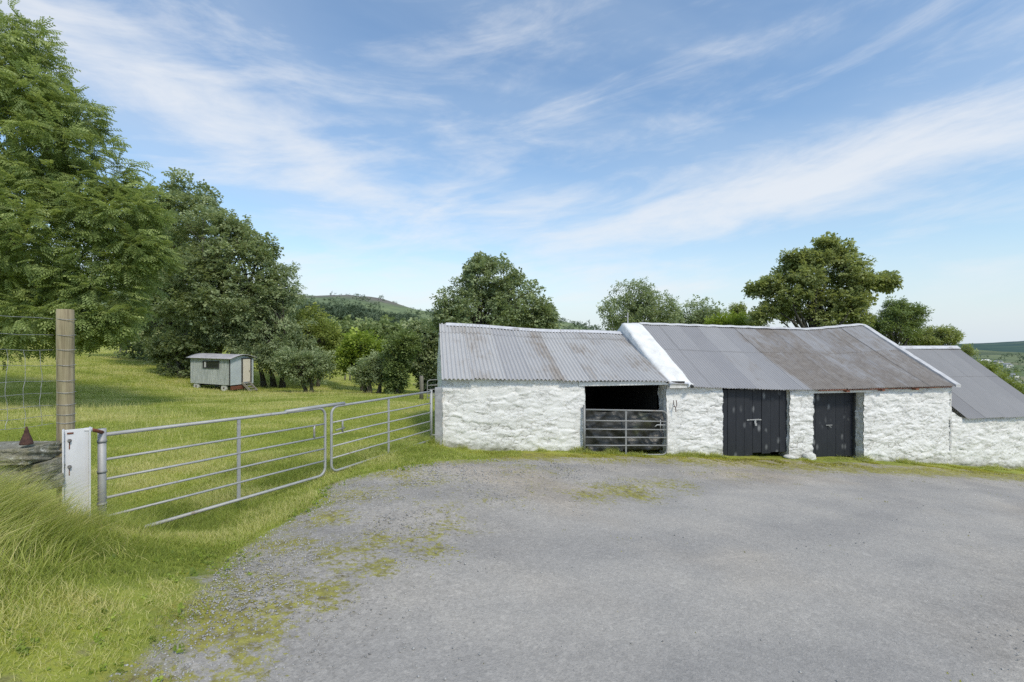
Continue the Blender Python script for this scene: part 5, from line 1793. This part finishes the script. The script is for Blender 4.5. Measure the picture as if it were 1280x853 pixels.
# long grass on the bank: arching tussocks, each combed its own way
n = 34000
x = rg.uniform(-5.0, -2.1, n); y = rg.uniform(1.9, 4.75, n)
dd = np.minimum(yard_dist(x, y), 3)
tus = fbm(x * 2.2, y * 2.2, 57, 3)
bank = sstep(.6, 1.6, dd) * sstep(-1.7, -2.9, x) * sstep(4.9, 4.2, y)
keep = (rg.random(n) < bank * sstep(.26, .46, tus)) & ~((x < -3.95) & (y > 3.8))
x, y, bk = x[keep], y[keep], bank[keep]
dirn = fbm(x * 1.3, y * 1.3, 60, 2) * 4 * PI + rg.normal(0, .55, len(x))
old = sstep(.48, .62, fbm(x * 1.8, y * 1.8, 62, 3))
h = (.12 + .34 * fbm(x * 1.5, y * 1.5, 59, 3) * bk) * rg.uniform(.55, 1.3, len(x))
h = np.where(y > 3.9, h * .7, h)
blades('bank_grass', x, y, h, .0078, np.clip(.36 + .34 * old + rg.normal(0, .17, len(x)) + .4 * (rg.random(len(x)) < .12), 0, 1), M['grass'], 302, 1.15, 5, wind=dirn)
# tall tufts round the posts and the wall stones
cx_ = np.array([(-4.45, 4.55), (-4.2, 4.68), (-4.05, 4.7), (-4.3, 4.75), (-4.2, 4.95), (-3.9, 4.55), (-3.85, 4.3), (-4.3, 4.05), (-4.6, 3.95), (-4.1, 4.1), (-3.7, 4.6), (-1.85, 10.25), (-1.7, 10.4), (-4.02, 4.35), (-4.4, 3.9), (-4.15, 3.9)])
n = 7000
k = rg.integers(0, len(cx_), n)
x = cx_[k, 0] + rg.normal(0, .11, n); y = cx_[k, 1] + rg.normal(0, .10, n)
blades('tall_grass', x, y, rg.uniform(.12, .36, n) * np.where(k > 10, .8, 1.0), .0055, np.clip(.42 + rg.normal(0, .18, n), 0, 1), M['grass'], 303, .8, 4)
# the field
n = 720000
Y = np.exp(rg.uniform(math.log(4.4), math.log(62), n)); X = Y * rg.uniform(-1.22, .02, n)
gl2 = (X + 4.29) - (Y - 4.86) * .459
d = yard_dist(X, Y)
keep = (d > .15) & ~in_barn(X, Y) & ~((X > -3.3) & (Y < 4.2)) & (rg.random(n) < .4 + .6 * sstep(-2, 2, -gl2))
X, Y = X[keep], Y[keep]
pat = fbm(X * .45, Y * .45, 63, 4); p2 = fbm(X * 2.1, Y * 2.1, 64, 3)
far = sstep(8, 30, Y)
rough_ = sstep(18, 30, Y) * sstep(-9, -18, X)
h = (.03 + .07 * p2 * pat * 2 + .14 * rough_ * p2) * rg.uniform(.55, 1.35, len(X))
straw = sstep(.50, .66, fbm(X * .28 + 9, Y * .28, 65, 4)) * (.4 + .6 * p2)
tint = np.clip(.46 + (pat - .5) * 1.2 + (p2 - .5) * .4 + rg.normal(0, .15, len(X)) + .16 * rough_ + .18 * straw, 0, 1)
blades('field_grass', X, Y, h, .004 + .0009 * Y, tint, M['grass'], 304, .6, 2)
# seed heads: pale rough grass before the hut and along the fence
n = 26000
Y = rg.uniform(9, 33, n); X = Y * rg.uniform(-1.15, -.3, n)
keep = rg.random(n) < sstep(.5, .68, fbm(X * .35, Y * .35, 66, 4)) * .9
X, Y = X[keep], Y[keep]
blades('seed_heads', X, Y, rg.uniform(.12, .34, len(X)), .0035 + .0006 * Y, np.clip(.85 + rg.normal(0, .1, len(X)), 0, 1), M['grass'], 305, .4, 2)
# strip of grass, weeds and moss at the foot of the walls
n = 60000
s = rg.uniform(s_b0 - .5, s_e + 3.6, n); of = -np.abs(rg.normal(0, .55, n)) - .02
x = P0.x + UD.x * s + ND.x * of; y = P0.y + UD.y * s + ND.y * of
d = yard_dist(x, y)
pn = fbm(x * 2.5, y * 2.5, 68, 3)
keep = (d > -.6) & (rg.random(n) < sstep(.44, .60, pn + .10 * sstep(-.4, 0, of) + .12 * sstep(1.5, -.5, s))) & ~((s > sfront(905)) & (s < sfront(985)) & (of > -.25))
x, y, of, pn = x[keep], y[keep], of[keep], pn[keep]
wall = sstep(-.35, 0, of)
h = (.025 + .05 * pn + .13 * wall * sstep(.5, .7, pn)) * rg.uniform(.5, 1.3, len(x))
foot = of > -.30 + .5 * (pn - .5) - .5 * sstep(1.6, -.5, (x - P0.x))
tw = np.clip(.42 + .2 * (1 - wall) + rg.normal(0, .2, len(x)), 0, 1)
blades('wall_foot_grass', x[foot], y[foot], h[foot], .011, tw[foot], M['grass'], 306, .8, 2)
ot = ~foot
blades('wall_foot_moss', x[ot], y[ot], np.minimum(h[ot] * .6, .035), .020, np.clip(tw[ot] - .05 + (fbm(x[ot] * 2, y[ot] * 2, 76, 3) - .5) * 1.4, 0, 1), M['mossy'], 308, 1.1, 1)
# moss tufts on the gravel
n = 60000
x = rg.uniform(-3, 13.5, n); y = rg.uniform(2.0, 12.2, n)
d = yard_dist(x, y)
mo = moss_amount(x, y) * .8 + sstep(-.75, 0, d) * .85
keep = (d < .5) & (rg.random(n) < sstep(.40, .75, mo + (fbm(x * 5, y * 5, 69, 4) - .5) * 2.0 + (fbm(x * 1.6, y * 1.6, 73, 3) - .5) * .8)) & ~in_barn(x, y, .05)
x, y = x[keep], y[keep]
blades('moss', x, y, rg.uniform(.006, .022, len(x)), .014 + .0018 * y, np.clip(.5 + (fbm(x * 3, y * 3, 70, 3) - .5) * 1.6 + rg.normal(0, .12, len(x)), 0, 1), M['mossy'], 307, 1.4, 1)


def gravel():
    r = np.random.default_rng(31)
    n = 60000
    y = np.exp(r.uniform(math.log(2.0), math.log(9.5), n)); x = r.uniform(-1.1, 1.2, n) * y
    d = yard_dist(x, y)
    loose = np.clip(.25 + .75 * sstep(-2.6, -.3, d), 0, 1) * sstep(.35, .55, fbm(x * .8, y * .8, 72, 4) + .15 * sstep(-2, 0, d))
    LPt = np.array([(.6, 0), (.7, 2.2), (1.1, 3.2), (1.6, 4.2), (2.9, 5.4), (4.2, 6.6), (6.1, 7.3), (8.0, 8.0), (10.5, 8.3), (13, 8.6)])
    dl = np.min(np.hypot(x[:, None] - LPt[None, :, 0], y[:, None] - LPt[None, :, 1]), axis=1)
    loose = loose * (.05 + .95 * sstep(1.6, 3.0, dl)) * (1 - .75 * sstep(2.5, 5, x))
    keep = (d < .1) & (r.random(n) < loose)
    x, y = x[keep], y[keep]
    n = len(x)
    z = ground(x, y)
    s = (.004 + .0011 * y) * r.uniform(.6, 1.5, n)
    base = np.array([(1, 0, 0), (-.9, .1, 0), (0, 1, .1), (.1, -1, 0), (0, 0, .75), (0, 0, -.6)])
    V = base[None] * r.uniform(.6, 1.2, (n, 6, 1))
    R = rot_mats(r.uniform(0, 6.3, n), r.normal(0, .4, n), r.normal(0, .4, n))
    V = np.einsum('nij,nvj->nvi', R, V) * s[:, None, None]
    V += np.stack([x, y, z + s * .25], -1)[:, None]
    f = np.array([(0, 2, 4), (2, 1, 4), (1, 3, 4), (3, 0, 4), (2, 0, 5), (1, 2, 5), (3, 1, 5), (0, 3, 5)])
    Fc = (np.arange(n) * 6)[:, None, None] + f[None]
    t = np.repeat(np.clip(r.normal(.6, .18, n), 0, 1), 8)
    o = link('loose_gravel', np_mesh('loose_gravel', V.reshape(-1, 3), Fc.reshape(-1, 3), {'tint': ('FACE', t)}), M['gravel'])
    tag(o, kind='stuff')


gravel()

# ------------------------------------------------------------------ camera, sun, sky
cam = bpy.data.cameras.new('camera')
co = bpy.data.objects.new('camera', cam)
COL.objects.link(co)
co.location = (0, 0, CAMZ)
co.rotation_euler = (PI / 2, 0, 0)
cam.sensor_width = 36.0
cam.lens = F / 1280 * 36.0
cam.clip_start = .05; cam.clip_end = 20000
SC.camera = co

SUN_EL, SUN_AZ = math.radians(48), math.radians(148)     # azimuth clockwise from +Y (the view): behind the camera, to its right
sd = Vector((math.sin(SUN_AZ) * math.cos(SUN_EL), math.cos(SUN_AZ) * math.cos(SUN_EL), math.sin(SUN_EL)))
sl = bpy.data.lights.new('sun', 'SUN')
sl.energy = 2.7; sl.angle = math.radians(9.0); sl.color = (1.0, .91, .75)
so = bpy.data.objects.new('sun', sl); COL.objects.link(so)
so.rotation_euler = sd.to_track_quat('Z', 'Y').to_euler()

w = bpy.data.worlds.new('World'); SC.world = w
w.use_nodes = True
nt = w.node_tree; nt.nodes.clear()
n = NT(nt)
sky = nt.nodes.new('ShaderNodeTexSky'); sky.sky_type = 'NISHITA'; sky.sun_disc = False
sky.sun_elevation = SUN_EL; sky.sun_rotation = SUN_AZ
sky.air_density = 1.25; sky.dust_density = .8; sky.ozone_density = 1.5
dirv = nt.nodes.new('ShaderNodeTexCoord').outputs['Generated']
sv = n.sep(dirv)
el = n.m('ARCSINE', sv[2]); az = n.m('ARCTAN2', sv[0], sv[1])


def comb(a, b, c=0.0):
    q = nt.nodes.new('ShaderNodeCombineXYZ')
    n.put(q.inputs[0], a); n.put(q.inputs[1], b); n.put(q.inputs[2], c)
    return q.outputs[0]


def gauss(v, c, wd):
    t = n.mul(n.sub(v, c), 1.0 / wd)
    return n.m('EXPONENT', n.mul(n.mul(t, t), -1.0))


# streaks lie along a slight rise to the right
tl = n.sub(el, n.mul(az, .10))
q1 = n.noise(comb(n.mul(az, 2.6), n.mul(tl, 11.0), 3.1), 1.0, 8, .62, .55)
q2 = n.noise(comb(n.mul(az, 6.0), n.mul(tl, 22.0), 7.7), 1.0, 7, .62, .5)
q3 = n.noise(comb(n.mul(az, 1.3), n.mul(n.addm(el, n.mul(az, .22)), 5.0), 1.9), 1.0, 5, .55, .4)
texr = n.addm(n.mul(q1, .7), n.mul(q2, .3))
bandA = n.mul(gauss(el, n.addm(.218, n.mul(az, .115)), .088), n.step(az, -.62, .35))
bandA2 = n.mul(gauss(el, n.addm(.135, n.mul(az, .03)), .075), n.step(az, 1.2, -.1))
tlB = n.addm(el, n.mul(az, .26))
bandB = n.mul(gauss(tlB, .222, .095), n.step(az, .0, -.45))
bandD = n.mul(gauss(el, .225, .105), gauss(az, -.05, .50))
bandC = n.mul(gauss(el, .46, .14), n.mul(n.step(az, -.28, -.55), .62))
band = n.m('MAXIMUM', n.m('MAXIMUM', bandA, n.mul(bandB, .95)), n.m('MAXIMUM', n.m('MAXIMUM', n.mul(bandA2, .75), n.mul(bandD, .72)), bandC))
den = n.step(n.addm(n.addm(n.mul(texr, 1.75), n.mul(n.sub(q3, .5), .60)), n.mul(band, .44)), .80, 1.56)
den = n.m('MAXIMUM', n.mul(den, .92), n.mul(band, n.mul(q3, .50)))
haze = n.step(el, .30, -.01)
base = n.mix(1.0, sky.outputs[0], (.146, .168, .182), 'MULTIPLY')
base = n.mix(n.addm(.05, n.mul(n.step(q3, .35, .7), .18)), base, (.60, .73, .88))
hz_col = n.mix(n.mul(n.mul(haze, haze), .82), base, (.74, .83, .93))
colr = n.mix(n.mul(den, .86), hz_col, (.88, .90, .93))
bgn = nt.nodes.new('ShaderNodeBackground'); n.put(bgn.inputs[0], colr); bgn.inputs[1].default_value = 1.0
wo = nt.nodes.new('ShaderNodeOutputWorld'); nt.links.new(bgn.outputs[0], wo.inputs[0])

SC.view_settings.view_transform = 'Standard'
SC.view_settings.look = 'None'
SC.view_settings.exposure = 0
SC.render.engine = 'CYCLES'
SC.cycles.max_bounces = 6
SC.cycles.diffuse_bounces = 3
SC.cycles.transmission_bounces = 3
SC.cycles.transparent_max_bounces = 4
SC.cycles.use_denoising = False
